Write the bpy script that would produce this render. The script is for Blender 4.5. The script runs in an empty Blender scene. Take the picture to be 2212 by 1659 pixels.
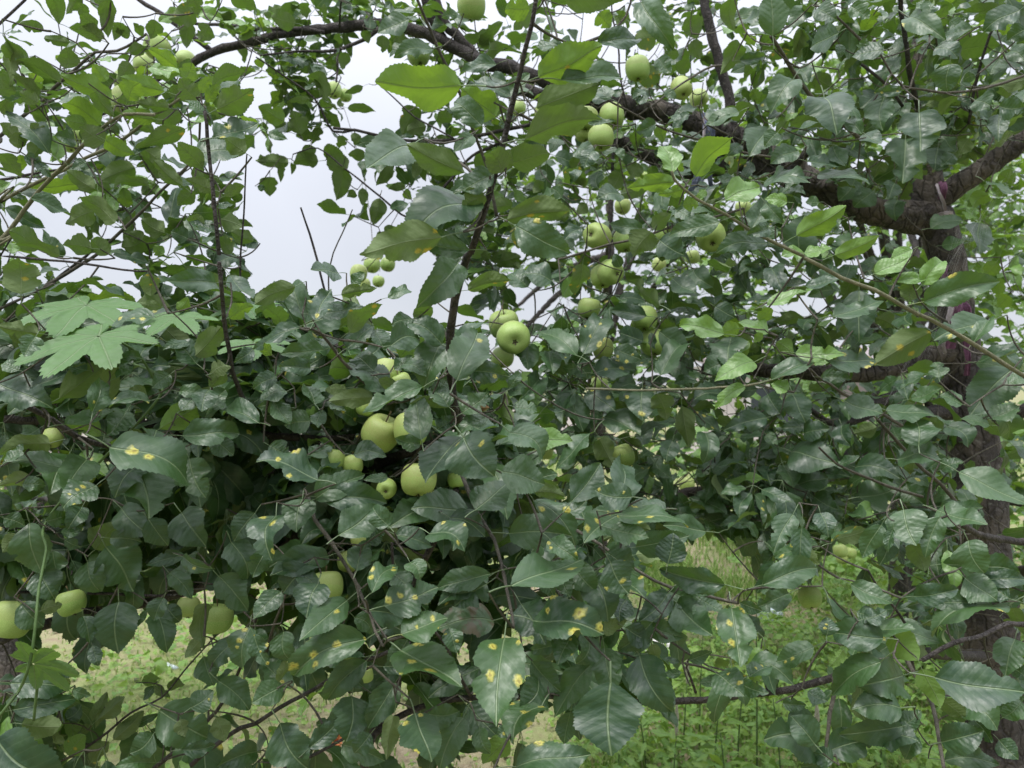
import bpy, math, random
import numpy as np
from mathutils import Vector, Matrix

random.seed(7)
rng = np.random.default_rng(11)
S = bpy.context.scene
COL = S.collection

# ------------------------------------------------------------------ camera, sky, sun, exposure
F = 1671.0                                   # focal length in photo units (photo is 2212 x 1659 units here)
CX, CY, EYE = 1106.0, 829.5, 1.6
cam_d = bpy.data.cameras.new('camera')
cam_d.sensor_width = 36.0
cam_d.lens = 36.0 * F / 2212.0
cam_d.clip_start = 0.05
cam_d.clip_end = 2000
cam_d.dof.use_dof = True
cam_d.dof.focus_distance = 0.95
cam_d.dof.aperture_fstop = 11.0
cam = bpy.data.objects.new('camera', cam_d)
cam.location = (0, 0, EYE)
cam.rotation_euler = (math.radians(90), 0, 0)
COL.objects.link(cam)
S.camera = cam

SUN_EL, SUN_AZ = math.radians(68), math.radians(220)      # azimuth from +Y towards +X
world = bpy.data.worlds.new('World')
S.world = world
world.use_nodes = True
wt = world.node_tree
wt.nodes.clear()
def wn(t, **k):
    n = wt.nodes.new(t)
    for a, b in k.items():
        setattr(n, a, b)
    return n
w_out = wn('ShaderNodeOutputWorld')
w_bg = wn('ShaderNodeBackground')
w_bg.inputs['Strength'].default_value = 0.1
sky = wn('ShaderNodeTexSky')
sky.sky_type = 'NISHITA'
sky.sun_disc = False
sky.sun_elevation = SUN_EL
sky.sun_rotation = SUN_AZ
tc = wn('ShaderNodeTexCoord')
sep = wn('ShaderNodeSeparateXYZ')
wt.links.new(tc.outputs['Generated'], sep.inputs[0])
mx = wn('ShaderNodeMath', operation='MAXIMUM'); mx.inputs[1].default_value = 0.0
wt.links.new(sep.outputs['Z'], mx.inputs[0])
sq = wn('ShaderNodeMath', operation='POWER'); sq.inputs[1].default_value = 2.0
wt.links.new(mx.outputs[0], sq.inputs[0])
ov = wn('ShaderNodeMath', operation='MULTIPLY_ADD')        # overcast sky: brighter overhead than at the horizon
ov.inputs[1].default_value = 14.0
ov.inputs[2].default_value = 4.3
wt.links.new(sq.outputs[0], ov.inputs[0])
cn = wn('ShaderNodeTexNoise'); cn.inputs['Scale'].default_value = 3.0; cn.inputs['Detail'].default_value = 5.0
wt.links.new(tc.outputs['Generated'], cn.inputs['Vector'])
cm = wn('ShaderNodeMapRange'); cm.inputs['From Min'].default_value = 0.3; cm.inputs['From Max'].default_value = 0.7
cm.inputs['To Min'].default_value = 0.92; cm.inputs['To Max'].default_value = 1.06
wt.links.new(cn.outputs['Fac'], cm.inputs['Value'])
mu = wn('ShaderNodeMath', operation='MULTIPLY')
wt.links.new(ov.outputs[0], mu.inputs[0]); wt.links.new(cm.outputs[0], mu.inputs[1])
tint = wn('ShaderNodeVectorMath', operation='SCALE')
tint.inputs[0].default_value = (0.965, 0.995, 1.09)
wt.links.new(mu.outputs[0], tint.inputs['Scale'])
wmix = wn('ShaderNodeMix', data_type='RGBA'); wmix.inputs[0].default_value = 0.9
wt.links.new(sky.outputs[0], wmix.inputs[6]); wt.links.new(tint.outputs[0], wmix.inputs[7])
wt.links.new(wmix.outputs[2], w_bg.inputs['Color'])
wt.links.new(w_bg.outputs[0], w_out.inputs['Surface'])

sun_d = bpy.data.lights.new('sun', 'SUN')
sun_d.energy = 1.5
sun_d.angle = math.radians(11)
sun_d.color = (1.0, 0.97, 0.92)
sun = bpy.data.objects.new('sun', sun_d)
sun.rotation_euler = Vector((-math.sin(SUN_AZ) * math.cos(SUN_EL), -math.cos(SUN_AZ) * math.cos(SUN_EL), -math.sin(SUN_EL))).to_track_quat('-Z', 'Y').to_euler()
COL.objects.link(sun)

S.view_settings.view_transform = 'Standard'
S.view_settings.look = 'None'
S.view_settings.gamma = 1.0
S.view_settings.use_curve_mapping = False
S.view_settings.exposure = 0.78
S.cycles.max_bounces = 10
S.cycles.diffuse_bounces = 5
S.cycles.transmission_bounces = 8
S.cycles.sample_clamp_indirect = 6.0

CAM = np.array([0.0, 0.0, EYE])
def P(px, py, d):
    return np.array([(px - CX) / F * d, d, EYE - (py - CY) / F * d])
def proj(p):
    p = np.asarray(p)
    return np.stack([CX + p[..., 0] / p[..., 1] * F, CY - (p[..., 2] - EYE) / p[..., 1] * F], -1)
def nrm(v):
    return v / (np.linalg.norm(v) + 1e-12)

# ------------------------------------------------------------------ object helpers
def tag(o, label=None, cat=None, group=None, kind=None):
    if label: o['label'] = label
    if cat: o['category'] = cat
    if group: o['group'] = group
    if kind: o['kind'] = kind
    return o
def empty(name, loc=(0, 0, 0)):
    o = bpy.data.objects.new(name, None)
    o.empty_display_size = 0.05
    o.location = loc
    COL.objects.link(o)
    return o
def link(name, me, parent=None):
    o = bpy.data.objects.new(name, me)
    COL.objects.link(o)
    if parent is not None:
        o.parent = parent
        o.matrix_parent_inverse = Matrix.Translation(-Vector(parent.location))
    return o
def mesh(name, V, faces, mat, uv=None, lf=None, smooth=True):
    """V (n,3); faces: (m,k) int array, or list of such arrays."""
    me = bpy.data.meshes.new(name)
    V = np.asarray(V, dtype=np.float32)
    fl = faces if isinstance(faces, list) else [faces]
    fl = [np.asarray(f, dtype=np.int32) for f in fl if len(f)]
    loops = np.concatenate([f.ravel() for f in fl])
    tot = np.concatenate([np.full(len(f), f.shape[1], dtype=np.int32) for f in fl])
    start = np.concatenate([[0], np.cumsum(tot)[:-1]]).astype(np.int32)
    me.vertices.add(len(V)); me.vertices.foreach_set('co', V.ravel())
    me.loops.add(len(loops)); me.loops.foreach_set('vertex_index', loops)
    me.polygons.add(len(tot)); me.polygons.foreach_set('loop_start', start); me.polygons.foreach_set('loop_total', tot)
    me.polygons.foreach_set('use_smooth', np.full(len(tot), smooth))
    if uv is not None:
        l = me.uv_layers.new(name='UVMap')
        l.data.foreach_set('uv', np.asarray(uv, dtype=np.float32)[loops].ravel())
    if lf is not None:
        a = me.attributes.new('lf', 'FLOAT_COLOR', 'POINT')
        a.data.foreach_set('color', np.asarray(lf, dtype=np.float32).ravel())
    me.materials.append(mat)
    me.update(calc_edges=True)
    return me
class MB:
    def __init__(self): self.v, self.f, self.n = [], {}, 0
    def add(self, V, faces):
        V = np.asarray(V, float)
        for f in (faces if isinstance(faces, list) else [faces]):
            f = np.asarray(f)
            if len(f): self.f.setdefault(f.shape[1], []).append(f + self.n)
        self.v.append(V); self.n += len(V)
    def build(self, name, mat, parent=None, smooth=True):
        me = mesh(name, np.concatenate(self.v), [np.concatenate(x) for x in self.f.values()], mat, smooth=smooth)
        return link(name, me, parent)
def catmull(pts, step):
    """pts (n,k) -> smooth resampling."""
    pts = np.asarray(pts, float)
    if len(pts) == 2:
        n = max(2, int(np.linalg.norm(pts[1, :3] - pts[0, :3]) / step) + 1)
        t = np.linspace(0, 1, n)[:, None]
        return pts[0] * (1 - t) + pts[1] * t
    q = np.vstack([2 * pts[0] - pts[1], pts, 2 * pts[-1] - pts[-2]])
    out = []
    for i in range(1, len(q) - 2):
        p0, p1, p2, p3 = q[i - 1], q[i], q[i + 1], q[i + 2]
        n = max(1, int(np.linalg.norm(p2[:3] - p1[:3]) / step))
        t = np.arange(n)[:, None] / n
        out.append(0.5 * (2 * p1 + (p2 - p0) * t + (2 * p0 - 5 * p1 + 4 * p2 - p3) * t ** 2 + (3 * p1 - p0 - 3 * p2 + p3) * t ** 3))
    out.append(q[-2][None])
    return np.vstack(out)
def tube(path, rad, sides=8, rough=0.0, cap=True):
    path = np.asarray(path, float); n = len(path)
    T = np.gradient(path, axis=0)
    T /= np.linalg.norm(T, axis=1)[:, None] + 1e-12
    ref = np.array([0, 0, 1.0]) if abs(T[0, 2]) < 0.9 else np.array([1.0, 0, 0])
    u = nrm(np.cross(T[0], ref)); U = [u]
    for i in range(1, n):
        u = U[-1] - T[i] * np.dot(U[-1], T[i]); U.append(nrm(u))
    U = np.array(U); W = np.cross(T, U)
    a = np.arange(sides) / sides * 2 * math.pi
    r = np.broadcast_to(np.asarray(rad, float), (n,))[:, None] * np.ones((1, sides))
    if rough: r = r * (1 + rough * rng.normal(size=(n, 1)) * 0.6 + rough * rng.normal(size=(n, sides)) * 0.5)
    V = path[:, None, :] + r[..., None] * (np.cos(a)[None, :, None] * U[:, None, :] + np.sin(a)[None, :, None] * W[:, None, :])
    V = V.reshape(-1, 3)
    i, j = np.meshgrid(np.arange(n - 1), np.arange(sides), indexing='ij')
    jj = (j + 1) % sides
    Fq = np.stack([i * sides + j, i * sides + jj, (i + 1) * sides + jj, (i + 1) * sides + j], -1).reshape(-1, 4)
    fs = [Fq]
    if cap:
        V = np.vstack([V, path[0] - T[0] * r[0, 0] * 0.4, path[-1] + T[-1] * r[-1, 0] * 0.4])
        c0, c1 = n * sides, n * sides + 1
        k = np.arange(sides); kk = (k + 1) % sides
        fs.append(np.vstack([np.stack([np.full(sides, c0), kk, k], -1), np.stack([np.full(sides, c1), (n - 1) * sides + k, (n - 1) * sides + kk], -1)]))
    return V, fs

# ------------------------------------------------------------------ materials
class NT:
    def __init__(self, name):
        self.m = bpy.data.materials.new(name); self.m.use_nodes = True
        self.t = self.m.node_tree; self.t.nodes.clear()
        self.out = self.t.nodes.new('ShaderNodeOutputMaterial')
    def n(self, typ, inp=None, **k):
        x = self.t.nodes.new(typ)
        for a, b in k.items(): setattr(x, a, b)
        for a, b in (inp or {}).items(): self.set(x.inputs[a], b)
        return x
    def set(self, sock, val):
        if isinstance(val, bpy.types.NodeSocket): self.t.links.new(val, sock)
        else: sock.default_value = val
    def math(self, op, a, b=0.0, c=0.0, clamp=False):
        x = self.n('ShaderNodeMath', operation=op, use_clamp=clamp)
        for i, v in enumerate((a, b, c)): self.set(x.inputs[i], v)
        return x.outputs[0]
    def mix(self, f, a, b, blend='MIX'):
        x = self.n('ShaderNodeMix', data_type='RGBA', blend_type=blend)
        self.set(x.inputs[0], f)
        for i, v in ((6, a), (7, b)):
            if isinstance(v, tuple): v = (*v, 1.0) if len(v) == 3 else v
            self.set(x.inputs[i], v)
        return x.outputs[2]
    def mapr(self, v, a, b, c=0.0, d=1.0, smooth=False):
        x = self.n('ShaderNodeMapRange', {'Value': v, 'From Min': a, 'From Max': b, 'To Min': c, 'To Max': d})
        if smooth: x.interpolation_type = 'SMOOTHSTEP'
        return x.outputs[0]
    def noise(self, vec, scale, detail=3.0, rough=0.5, dims='3D'):
        x = self.n('ShaderNodeTexNoise', {'Scale': scale, 'Detail': detail, 'Roughness': rough}, noise_dimensions=dims)
        if vec is not None: self.set(x.inputs['Vector'], vec)
        return x.outputs['Fac']
    def principled(self, **k):
        x = self.n('ShaderNodeBsdfPrincipled')
        for a, b in k.items():
            nm = {'color': 'Base Color', 'rough': 'Roughness', 'spec': 'Specular IOR Level', 'normal': 'Normal', 'sss': 'Subsurface Weight', 'metal': 'Metallic'}.get(a, a)
            if isinstance(b, tuple) and len(b) == 3 and nm == 'Base Color': b = (*b, 1.0)
            self.set(x.inputs[nm], b)
        return x
    def finish(self, shader):
        self.t.links.new(shader, self.out.inputs['Surface']); return self.m

def leaf_material(name, up_a, up_b, young, under, trans, trans_y, rough=0.43, tfac=0.17, vein_n=8.0, palm=False):
    t = NT(name)
    at = t.n('ShaderNodeAttribute', attribute_name='lf')
    s = t.n('ShaderNodeSeparateColor', {'Color': at.outputs['Color']})
    brown = at.outputs['Alpha']
    oi = t.n('ShaderNodeObjectInfo')
    rnd = t.math('FRACT', t.math('ADD', s.outputs[0], oi.outputs['Random']))
    spot, yng = s.outputs[1], s.outputs[2]
    uv = t.n('ShaderNodeUVMap', uv_map='UVMap').outputs[0]
    sx = t.n('ShaderNodeSeparateXYZ', {0: uv})
    x = t.math('ABSOLUTE', t.math('SUBTRACT', sx.outputs[0], 0.5)); y = sx.outputs[1]
    wob = t.noise(uv, 6.0, 2.0)
    c = t.math('MULTIPLY', t.math('ADD', t.math('SUBTRACT', y, t.math('MULTIPLY', x, 0.85)), t.math('MULTIPLY', wob, 0.05)), vein_n)
    lat = t.math('ABSOLUTE', t.math('SUBTRACT', t.math('FRACT', c), 0.5))         # 0 on a lateral vein
    latv = t.mapr(lat, 0.0, 0.07, 1.0, 0.0, True)
    mid = t.mapr(x, 0.004, 0.016, 1.0, 0.0, True)
    veins = t.math('MAXIMUM', mid, t.math('MULTIPLY', latv, 0.55))
    net = t.n('ShaderNodeTexVoronoi', {'Vector': uv, 'Scale': 34.0}, feature='DISTANCE_TO_EDGE', voronoi_dimensions='2D').outputs['Distance']
    netv = t.mapr(net, 0.0, 0.09, 1.0, 0.0, True)
    # rust spots
    off = t.n('ShaderNodeVectorMath', {0: uv, 1: t.n('ShaderNodeCombineXYZ', {0: t.math('MULTIPLY', rnd, 37.0), 1: t.math('MULTIPLY', rnd, 91.0), 2: 0.0}).outputs[0]}, operation='ADD').outputs[0]
    wv = t.n('ShaderNodeTexNoise', {'Vector': off, 'Scale': 22.0, 'Detail': 2.0})
    wvv = t.n('ShaderNodeVectorMath', {0: wv.outputs['Color'], 'Scale': 0.075}, operation='SCALE').outputs[0]
    off2 = t.n('ShaderNodeVectorMath', {0: off, 1: wvv}, operation='ADD').outputs[0]
    vo = t.n('ShaderNodeTexVoronoi', {'Vector': off2, 'Scale': 3.7, 'Randomness': 0.9}, voronoi_dimensions='2D')
    vc = t.n('ShaderNodeSeparateColor', {'Color': vo.outputs['Color']})
    on = t.math('LESS_THAN', vc.outputs[0], t.math('MULTIPLY', spot, 0.62))
    rad = t.math('MULTIPLY_ADD', vc.outputs[1], 0.16, 0.13)
    dn = t.math('DIVIDE', vo.outputs['Distance'], rad)
    smask = t.math('MULTIPLY', on, t.mapr(dn, 0.35, 1.15, 1.0, 0.0, True))
    score = t.math('MULTIPLY', on, t.mapr(dn, 0.05, 0.5, 0.9, 0.0, True))
    # colours
    patch = t.noise(off, 3.5, 3.0)
    up = t.mix(rnd, up_a, up_b)
    up = t.mix(t.mapr(patch, 0.35, 0.7), up, t.mix(0.5, up, up_b))
    up = t.mix(yng, up, young)
    up = t.mix(t.math('MULTIPLY', veins, 0.30), up, (0.20, 0.28, 0.14))
    up = t.mix(t.math('MULTIPLY', mid, 0.45), up, (0.25, 0.33, 0.17))
    up = t.mix(t.math('MULTIPLY', netv, 0.06), up, (0.16, 0.24, 0.12))
    dust = t.mapr(t.noise(off, 5.0, 3.0, 0.6), 0.45, 0.75, 0.0, 0.12)
    up = t.mix(dust, up, (0.14, 0.185, 0.145))
    un = t.mix(t.math('MULTIPLY', yng, 0.6), under, young)
    un = t.mix(t.math('MULTIPLY', veins, 0.5), un, (0.26, 0.32, 0.17))
    yel = t.mix(t.noise(off, 40.0, 3.0), (0.66, 0.56, 0.09), (0.42, 0.46, 0.10))
    sc = t.mix(score, yel, (0.24, 0.18, 0.025))
    bm = t.math('MULTIPLY', brown, t.mapr(t.noise(off, 2.6, 4.0, 0.6), 0.45, 0.56, 0.0, 1.0, True))
    up = t.mix(smask, up, sc); un = t.mix(t.math('MULTIPLY', smask, 0.8), un, (0.46, 0.38, 0.06))
    up = t.mix(bm, up, (0.10, 0.080, 0.028)); un = t.mix(bm, un, (0.16, 0.10, 0.04))
    bf = t.n('ShaderNodeNewGeometry').outputs['Backfacing']
    col = t.mix(bf, up, un)
    h = t.math('MULTIPLY', lat, 0.24)
    h = t.math('SUBTRACT', h, t.math('MULTIPLY', mid, 0.6))
    h = t.math('ADD', h, t.math('MULTIPLY', smask, 0.35))
    h = t.math('ADD', h, t.math('MULTIPLY', t.math('ADD', t.noise(off, 4.5, 1.0), t.math('MULTIPLY', t.noise(off, 13.0, 1.0), 0.3)), 1.0))
    bump = t.n('ShaderNodeBump', {'Height': h, 'Strength': 0.6, 'Distance': 0.003})
    ro = t.mapr(t.noise(off, 7.0, 3.0), 0.3, 0.7, rough - 0.06, rough + 0.14)
    ro = t.math('MAXIMUM', ro, t.math('MULTIPLY', bf, 0.75))
    sp = t.math('MULTIPLY_ADD', bf, -0.42, 0.66)
    pr = t.principled(color=col, rough=ro, spec=sp, normal=bump.outputs[0])
    t.set(pr.inputs['Coat Weight'], t.math('MULTIPLY_ADD', bf, -0.12, 0.12)); t.set(pr.inputs['Coat Roughness'], 0.42); t.set(pr.inputs['Coat Normal'], bump.outputs[0])
    tcol = t.mix(yng, trans, trans_y)
    tcol = t.mix(t.math('MULTIPLY', veins, 0.4), tcol, (0.05, 0.09, 0.01))
    tcol = t.mix(smask, tcol, (0.55, 0.42, 0.05))
    tcol = t.mix(bm, tcol, (0.08, 0.04, 0.01))
    tr = t.n('ShaderNodeBsdfTranslucent', {'Color': tcol, 'Normal': bump.outputs[0]})
    ms = t.n('ShaderNodeMixShader', {0: tfac, 1: pr.outputs[0], 2: tr.outputs[0]})
    return t.finish(ms.outputs[0])

M = {}
M['leaf'] = leaf_material('apple_leaf', (0.0105, 0.042, 0.020), (0.044, 0.102, 0.029), (0.13, 0.25, 0.05), (0.145, 0.195, 0.085), (0.17, 0.34, 0.03), (0.42, 0.70, 0.05))
M['hop'] = leaf_material('hop_leaf', (0.062, 0.150, 0.042), (0.088, 0.19, 0.056), (0.15, 0.28, 0.09), (0.12, 0.2, 0.08), (0.2, 0.4, 0.04), (0.25, 0.45, 0.05), rough=0.62, tfac=0.25, vein_n=9.0)
M['weed'] = leaf_material('weed_leaf', (0.12, 0.27, 0.045), (0.23, 0.40, 0.07), (0.22, 0.36, 0.06), (0.13, 0.2, 0.08), (0.22, 0.42, 0.04), (0.4, 0.6, 0.06), rough=0.55, tfac=0.3)

def bark(name, a, b, scale=60.0, dist=0.004, patch=None):
    t = NT(name)
    co = t.n('ShaderNodeTexCoord').outputs['Object']
    n1 = t.noise(co, scale, 6.0, 0.62); n2 = t.noise(co, scale * 0.22, 4.0)
    vs = t.n('ShaderNodeVectorMath', {0: co, 1: (1.0, 1.0, 0.32)}, operation='MULTIPLY').outputs[0]
    v = t.n('ShaderNodeTexVoronoi', {'Vector': t.n('ShaderNodeVectorMath', {0: vs, 1: t.n('ShaderNodeVectorMath', {0: t.n('ShaderNodeTexNoise', {'Vector': co, 'Scale': scale}).outputs['Color'], 'Scale': 0.02}, operation='SCALE').outputs[0]}, operation='ADD').outputs[0], 'Scale': scale * 0.9}, feature='DISTANCE_TO_EDGE').outputs['Distance']
    col = t.mix(t.mapr(n1, 0.3, 0.7), a, b)
    n3 = t.noise(co, scale * 1.9, 2.0)
    col = t.mix(t.mapr(n3, 0.62, 0.70, 0.0, 0.5), col, (0.20, 0.20, 0.17))
    col = t.mix(t.mapr(n2, 0.45, 0.7, 0.0, 0.6), col, tuple(x * 1.6 for x in b) if patch is None else patch)
    col = t.mix(t.mapr(v, 0.0, 0.06, 0.5, 0.0), col, tuple(x * 0.5 for x in a))
    h = t.math('ADD', n1, t.math('ADD', t.math('MULTIPLY', n2, 1.2), t.math('MULTIPLY', t.mapr(v, 0.0, 0.15), 0.5)))
    bp = t.n('ShaderNodeBump', {'Height': h, 'Strength': 1.0, 'Distance': dist * 1.2})
    return t.finish(t.principled(color=col, rough=0.82, spec=0.3, normal=bp.outputs[0]).outputs[0])
M['bark'] = bark('branch_bark', (0.034, 0.030, 0.029), (0.070, 0.060, 0.056), 90.0, 0.003)
M['trunk'] = bark('trunk_bark', (0.038, 0.033, 0.032), (0.092, 0.080, 0.073), 38.0, 0.010, (0.20, 0.165, 0.13))
M['shoot'] = bark('shoot_bark', (0.070, 0.064, 0.050), (0.130, 0.118, 0.094), 240.0, 0.001)
M['greenshoot'] = bark('green_shoot_bark', (0.17, 0.17, 0.10), (0.24, 0.23, 0.15), 240.0, 0.001)

def apple_material():
    t = NT('apple_skin')
    co = t.n('ShaderNodeTexCoord').outputs['Object']
    oi = t.n('ShaderNodeObjectInfo').outputs['Random']
    cov = t.n('ShaderNodeVectorMath', {0: co, 1: t.n('ShaderNodeCombineXYZ', {0: oi, 1: t.math('MULTIPLY', oi, 7.0), 2: t.math('MULTIPLY', oi, 3.0)}).outputs[0]}, operation='ADD').outputs[0]
    z = t.n('ShaderNodeSeparateXYZ', {0: co}).outputs[2]
    col = t.mix(oi, (0.215, 0.37, 0.078), (0.32, 0.44, 0.115))
    col = t.mix(t.mapr(t.noise(cov, 22.0, 3.0), 0.4, 0.7, 0.0, 0.5), col, (0.50, 0.56, 0.22))
    blush = t.math('MULTIPLY', t.mapr(t.noise(cov, 14.0, 2.0), 0.52, 0.68, 0.0, 0.4), t.mapr(oi, 0.6, 0.8))
    col = t.mix(blush, col, (0.40, 0.32, 0.13))
    v = t.n('ShaderNodeTexVoronoi', {'Vector': cov, 'Scale': 170.0, 'Randomness': 0.95})
    col = t.mix(t.mapr(v.outputs['Distance'], 0.10, 0.22, 0.65, 0.0), col, (0.55, 0.60, 0.34))
    v2 = t.n('ShaderNodeTexVoronoi', {'Vector': cov, 'Scale': 40.0})
    sc = t.n('ShaderNodeSeparateColor', {'Color': v2.outputs['Color']}).outputs[0]
    blem = t.math('MULTIPLY', t.math('GREATER_THAN', sc, 0.93), t.mapr(v2.outputs['Distance'], 0.05, 0.3, 0.8, 0.0))
    col = t.mix(blem, col, (0.16, 0.13, 0.05))
    rus = t.math('MULTIPLY', t.mapr(z, 0.012, 0.026), t.mapr(t.noise(cov, 90.0, 4.0), 0.35, 0.7))
    col = t.mix(t.math('MULTIPLY', rus, 0.5), col, (0.36, 0.31, 0.14))
    bp = t.n('ShaderNodeBump', {'Height': t.noise(cov, 60.0, 4.0), 'Strength': 0.25, 'Distance': 0.002})
    return t.finish(t.principled(color=col, rough=0.42, spec=0.4, normal=bp.outputs[0]).outputs[0])
M['apple'] = apple_material()
def plain(name, col, rough=0.7, var=0.25, scale=40.0, trans=0.0):
    t = NT(name)
    co = t.n('ShaderNodeTexCoord').outputs['Object']
    n = t.noise(co, scale, 4.0)
    c = t.mix(t.mapr(n, 0.3, 0.7), tuple(x * (1 - var) for x in col), tuple(min(1, x * (1 + var)) for x in col))
    bp = t.n('ShaderNodeBump', {'Height': n, 'Strength': 0.4, 'Distance': 0.004})
    p = t.principled(color=c, rough=rough, spec=0.3, normal=bp.outputs[0]).outputs[0]
    if trans:
        tr = t.n('ShaderNodeBsdfTranslucent', {'Color': (*col, 1.0)})
        p = t.n('ShaderNodeMixShader', {0: trans, 1: p, 2: tr.outputs[0]}).outputs[0]
    return t.finish(p)
M['stem'] = plain('apple_stem', (0.13, 0.10, 0.05))
M['calyx'] = plain('apple_calyx', (0.07, 0.055, 0.03))
M['purple'] = plain('purple_cloth', (0.17, 0.075, 0.13), 0.9, 0.3, 120.0, 0.1)
M['palecloth'] = plain('pale_cloth', (0.55, 0.48, 0.52), 0.9, 0.2, 120.0, 0.1)
M['bluecloth'] = plain('blue_grey_cloth', (0.20, 0.22, 0.33), 0.9, 0.4, 120.0, 0.1)
M['web'] = plain('spider_silk', (0.5, 0.5, 0.5), 0.4, 0.05)
M['plaster'] = plain('wall_plaster', (0.62, 0.56, 0.55), 0.9, 0.08, 2.0)
M['white'] = plain('white_plastic', (0.72, 0.70, 0.70), 0.6, 0.12, 25.0)
M['roof'] = plain('roof_sheet', (0.28, 0.24, 0.24), 0.8, 0.2, 6.0)
M['orange'] = plain('orange_plastic', (0.62, 0.20, 0.07), 0.5, 0.15, 30.0)
M['pink'] = plain('pink_plastic', (0.48, 0.16, 0.36), 0.5, 0.3, 30.0, 0.1)
M['yellowp'] = plain('yellow_plastic', (0.68, 0.54, 0.12), 0.5, 0.2, 30.0)
M['hose'] = plain('pale_hose_plastic', (0.62, 0.70, 0.72), 0.5, 0.1, 8.0)
M['hopstem'] = plain('hop_stem', (0.075, 0.13, 0.04), 0.6, 0.2, 60.0)
M['spike'] = plain('weed_flower_spike', (0.40, 0.38, 0.30), 0.9, 0.3, 300.0)
M['glassdark'] = plain('shed_window_pane', (0.05, 0.06, 0.07), 0.15, 0.1, 2.0)
def grass_mat():
    t = NT('grass_blades')
    at = t.n('ShaderNodeAttribute', attribute_name='lf')
    s = t.n('ShaderNodeSeparateColor', {'Color': at.outputs['Color']})
    c = t.mix(s.outputs[0], (0.125, 0.24, 0.04), (0.28, 0.40, 0.10))
    c = t.mix(s.outputs[1], c, (0.42, 0.38, 0.19))
    p = t.principled(color=c, rough=0.6, spec=0.3)
    tr = t.n('ShaderNodeBsdfTranslucent', {'Color': c})
    return t.finish(t.n('ShaderNodeMixShader', {0: 0.3, 1: p.outputs[0], 2: tr.outputs[0]}).outputs[0])
M['grass'] = grass_mat()
def ground_mat():
    t = NT('orchard_soil')
    co = t.n('ShaderNodeTexCoord').outputs['Object']
    n1 = t.noise(co, 0.9, 4.0); n2 = t.noise(co, 14.0, 6.0, 0.65); n3 = t.noise(co, 60.0, 4.0)
    soil = t.mix(t.mapr(n2, 0.3, 0.7), (0.22, 0.175, 0.11), (0.40, 0.335, 0.225))
    soil = t.mix(t.mapr(n3, 0.55, 0.75, 0.0, 0.5), soil, (0.52, 0.45, 0.33))
    c = t.mix(t.mapr(t.math('ADD', n1, t.math('MULTIPLY', n2, 0.4)), 0.60, 0.80, 0.0, 0.8), soil, (0.19, 0.255, 0.075))
    bp = t.n('ShaderNodeBump', {'Height': t.math('ADD', n2, t.math('MULTIPLY', n3, 0.4)), 'Strength': 0.8, 'Distance': 0.03})
    return t.finish(t.principled(color=c, rough=0.95, spec=0.2, normal=bp.outputs[0]).outputs[0])
M['ground'] = ground_mat()

# ------------------------------------------------------------------ ground and far setting
def ground_z(x, y):
    return 0.05 * np.sin(x * 0.9 + 1.3) * np.cos(y * 0.7) + 0.03 * np.sin(x * 2.7 + y * 1.9)
def build_ground():
    gx = np.concatenate([np.linspace(-400, -14, 14), np.linspace(-12, 12, 97), np.linspace(14, 400, 14)])
    gy = np.concatenate([np.linspace(-40, -2, 8), np.linspace(-1, 22, 93), np.linspace(24, 900, 18)])
    X, Y = np.meshgrid(gx, gy, indexing='ij')
    fade = np.clip((25 - np.hypot(X, Y)) / 10, 0, 1)
    Z = ground_z(X, Y) * fade
    V = np.stack([X, Y, Z], -1).reshape(-1, 3)
    ny = len(gy)
    i, j = np.meshgrid(np.arange(len(gx) - 1), np.arange(ny - 1), indexing='ij')
    q = np.stack([i * ny + j, (i + 1) * ny + j, (i + 1) * ny + j + 1, i * ny + j + 1], -1).reshape(-1, 4)
    tag(link('ground', mesh('ground', V, q, M['ground'])), kind='structure')
build_ground()

def box(lo, hi):
    lo, hi = np.array(lo, float), np.array(hi, float)
    V = np.array([[(lo, hi)[(k >> a) & 1][a] for a in range(3)] for k in range(8)])
    return V, np.array([[0, 2, 3, 1], [4, 5, 7, 6], [0, 1, 5, 4], [2, 6, 7, 3], [0, 4, 6, 2], [1, 3, 7, 5]])
# low pale wall behind the left half of the orchard
w = empty('garden_wall', (-6, 17.5, 0))
tag(w, 'low pale pinkish rendered wall far behind the apple boughs', 'wall')
m = MB(); m.add(*box((-14, 17.4, -0.2), (1.5, 17.62, 1.22))); m.build('wall_face', M['plaster'], w, False)
m = MB(); m.add(*box((-14.05, 17.36, 1.222), (1.55, 17.66, 1.29))); m.build('coping', M['white'], w, False)
# pale shed far behind the trunk
sh = empty('farm_shed', (5.2, 15.5, 0))
tag(sh, 'small pale plastered shed with a sheet roof seen far through the leaves', 'shed')
m = MB(); m.add(*box((3.7, 14.2, -0.1), (7.4, 17.0, 1.95))); m.build('wall', M['plaster'], sh, False)
m = MB(); V, q = box((3.45, 13.9, 1.952), (7.65, 17.3, 2.05)); V[[2, 3, 6, 7], 2] += 0.42; m.add(V, q); m.build('roof', M['roof'], sh, False)
wf = MB()
for lo, hi in (((4.3, 14.15, 0.8), (4.37, 14.197, 1.6)), ((5.13, 14.15, 0.8), (5.2, 14.197, 1.6)), ((4.37, 14.15, 0.8), (5.13, 14.197, 0.87)), ((4.37, 14.15, 1.53), (5.13, 14.197, 1.6))):
    wf.add(*box(lo, hi))
wfo = wf.build('window', M['white'], sh, False)
m = MB(); m.add(*box((4.37, 14.17, 0.87), (5.13, 14.196, 1.53))); m.build('pane', M['glassdark'], wfo, False)
m = MB(); m.add(*box((5.9, 14.16, 0.0), (6.7, 14.197, 1.8))); m.build('door', M['roof'], sh, False)

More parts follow.
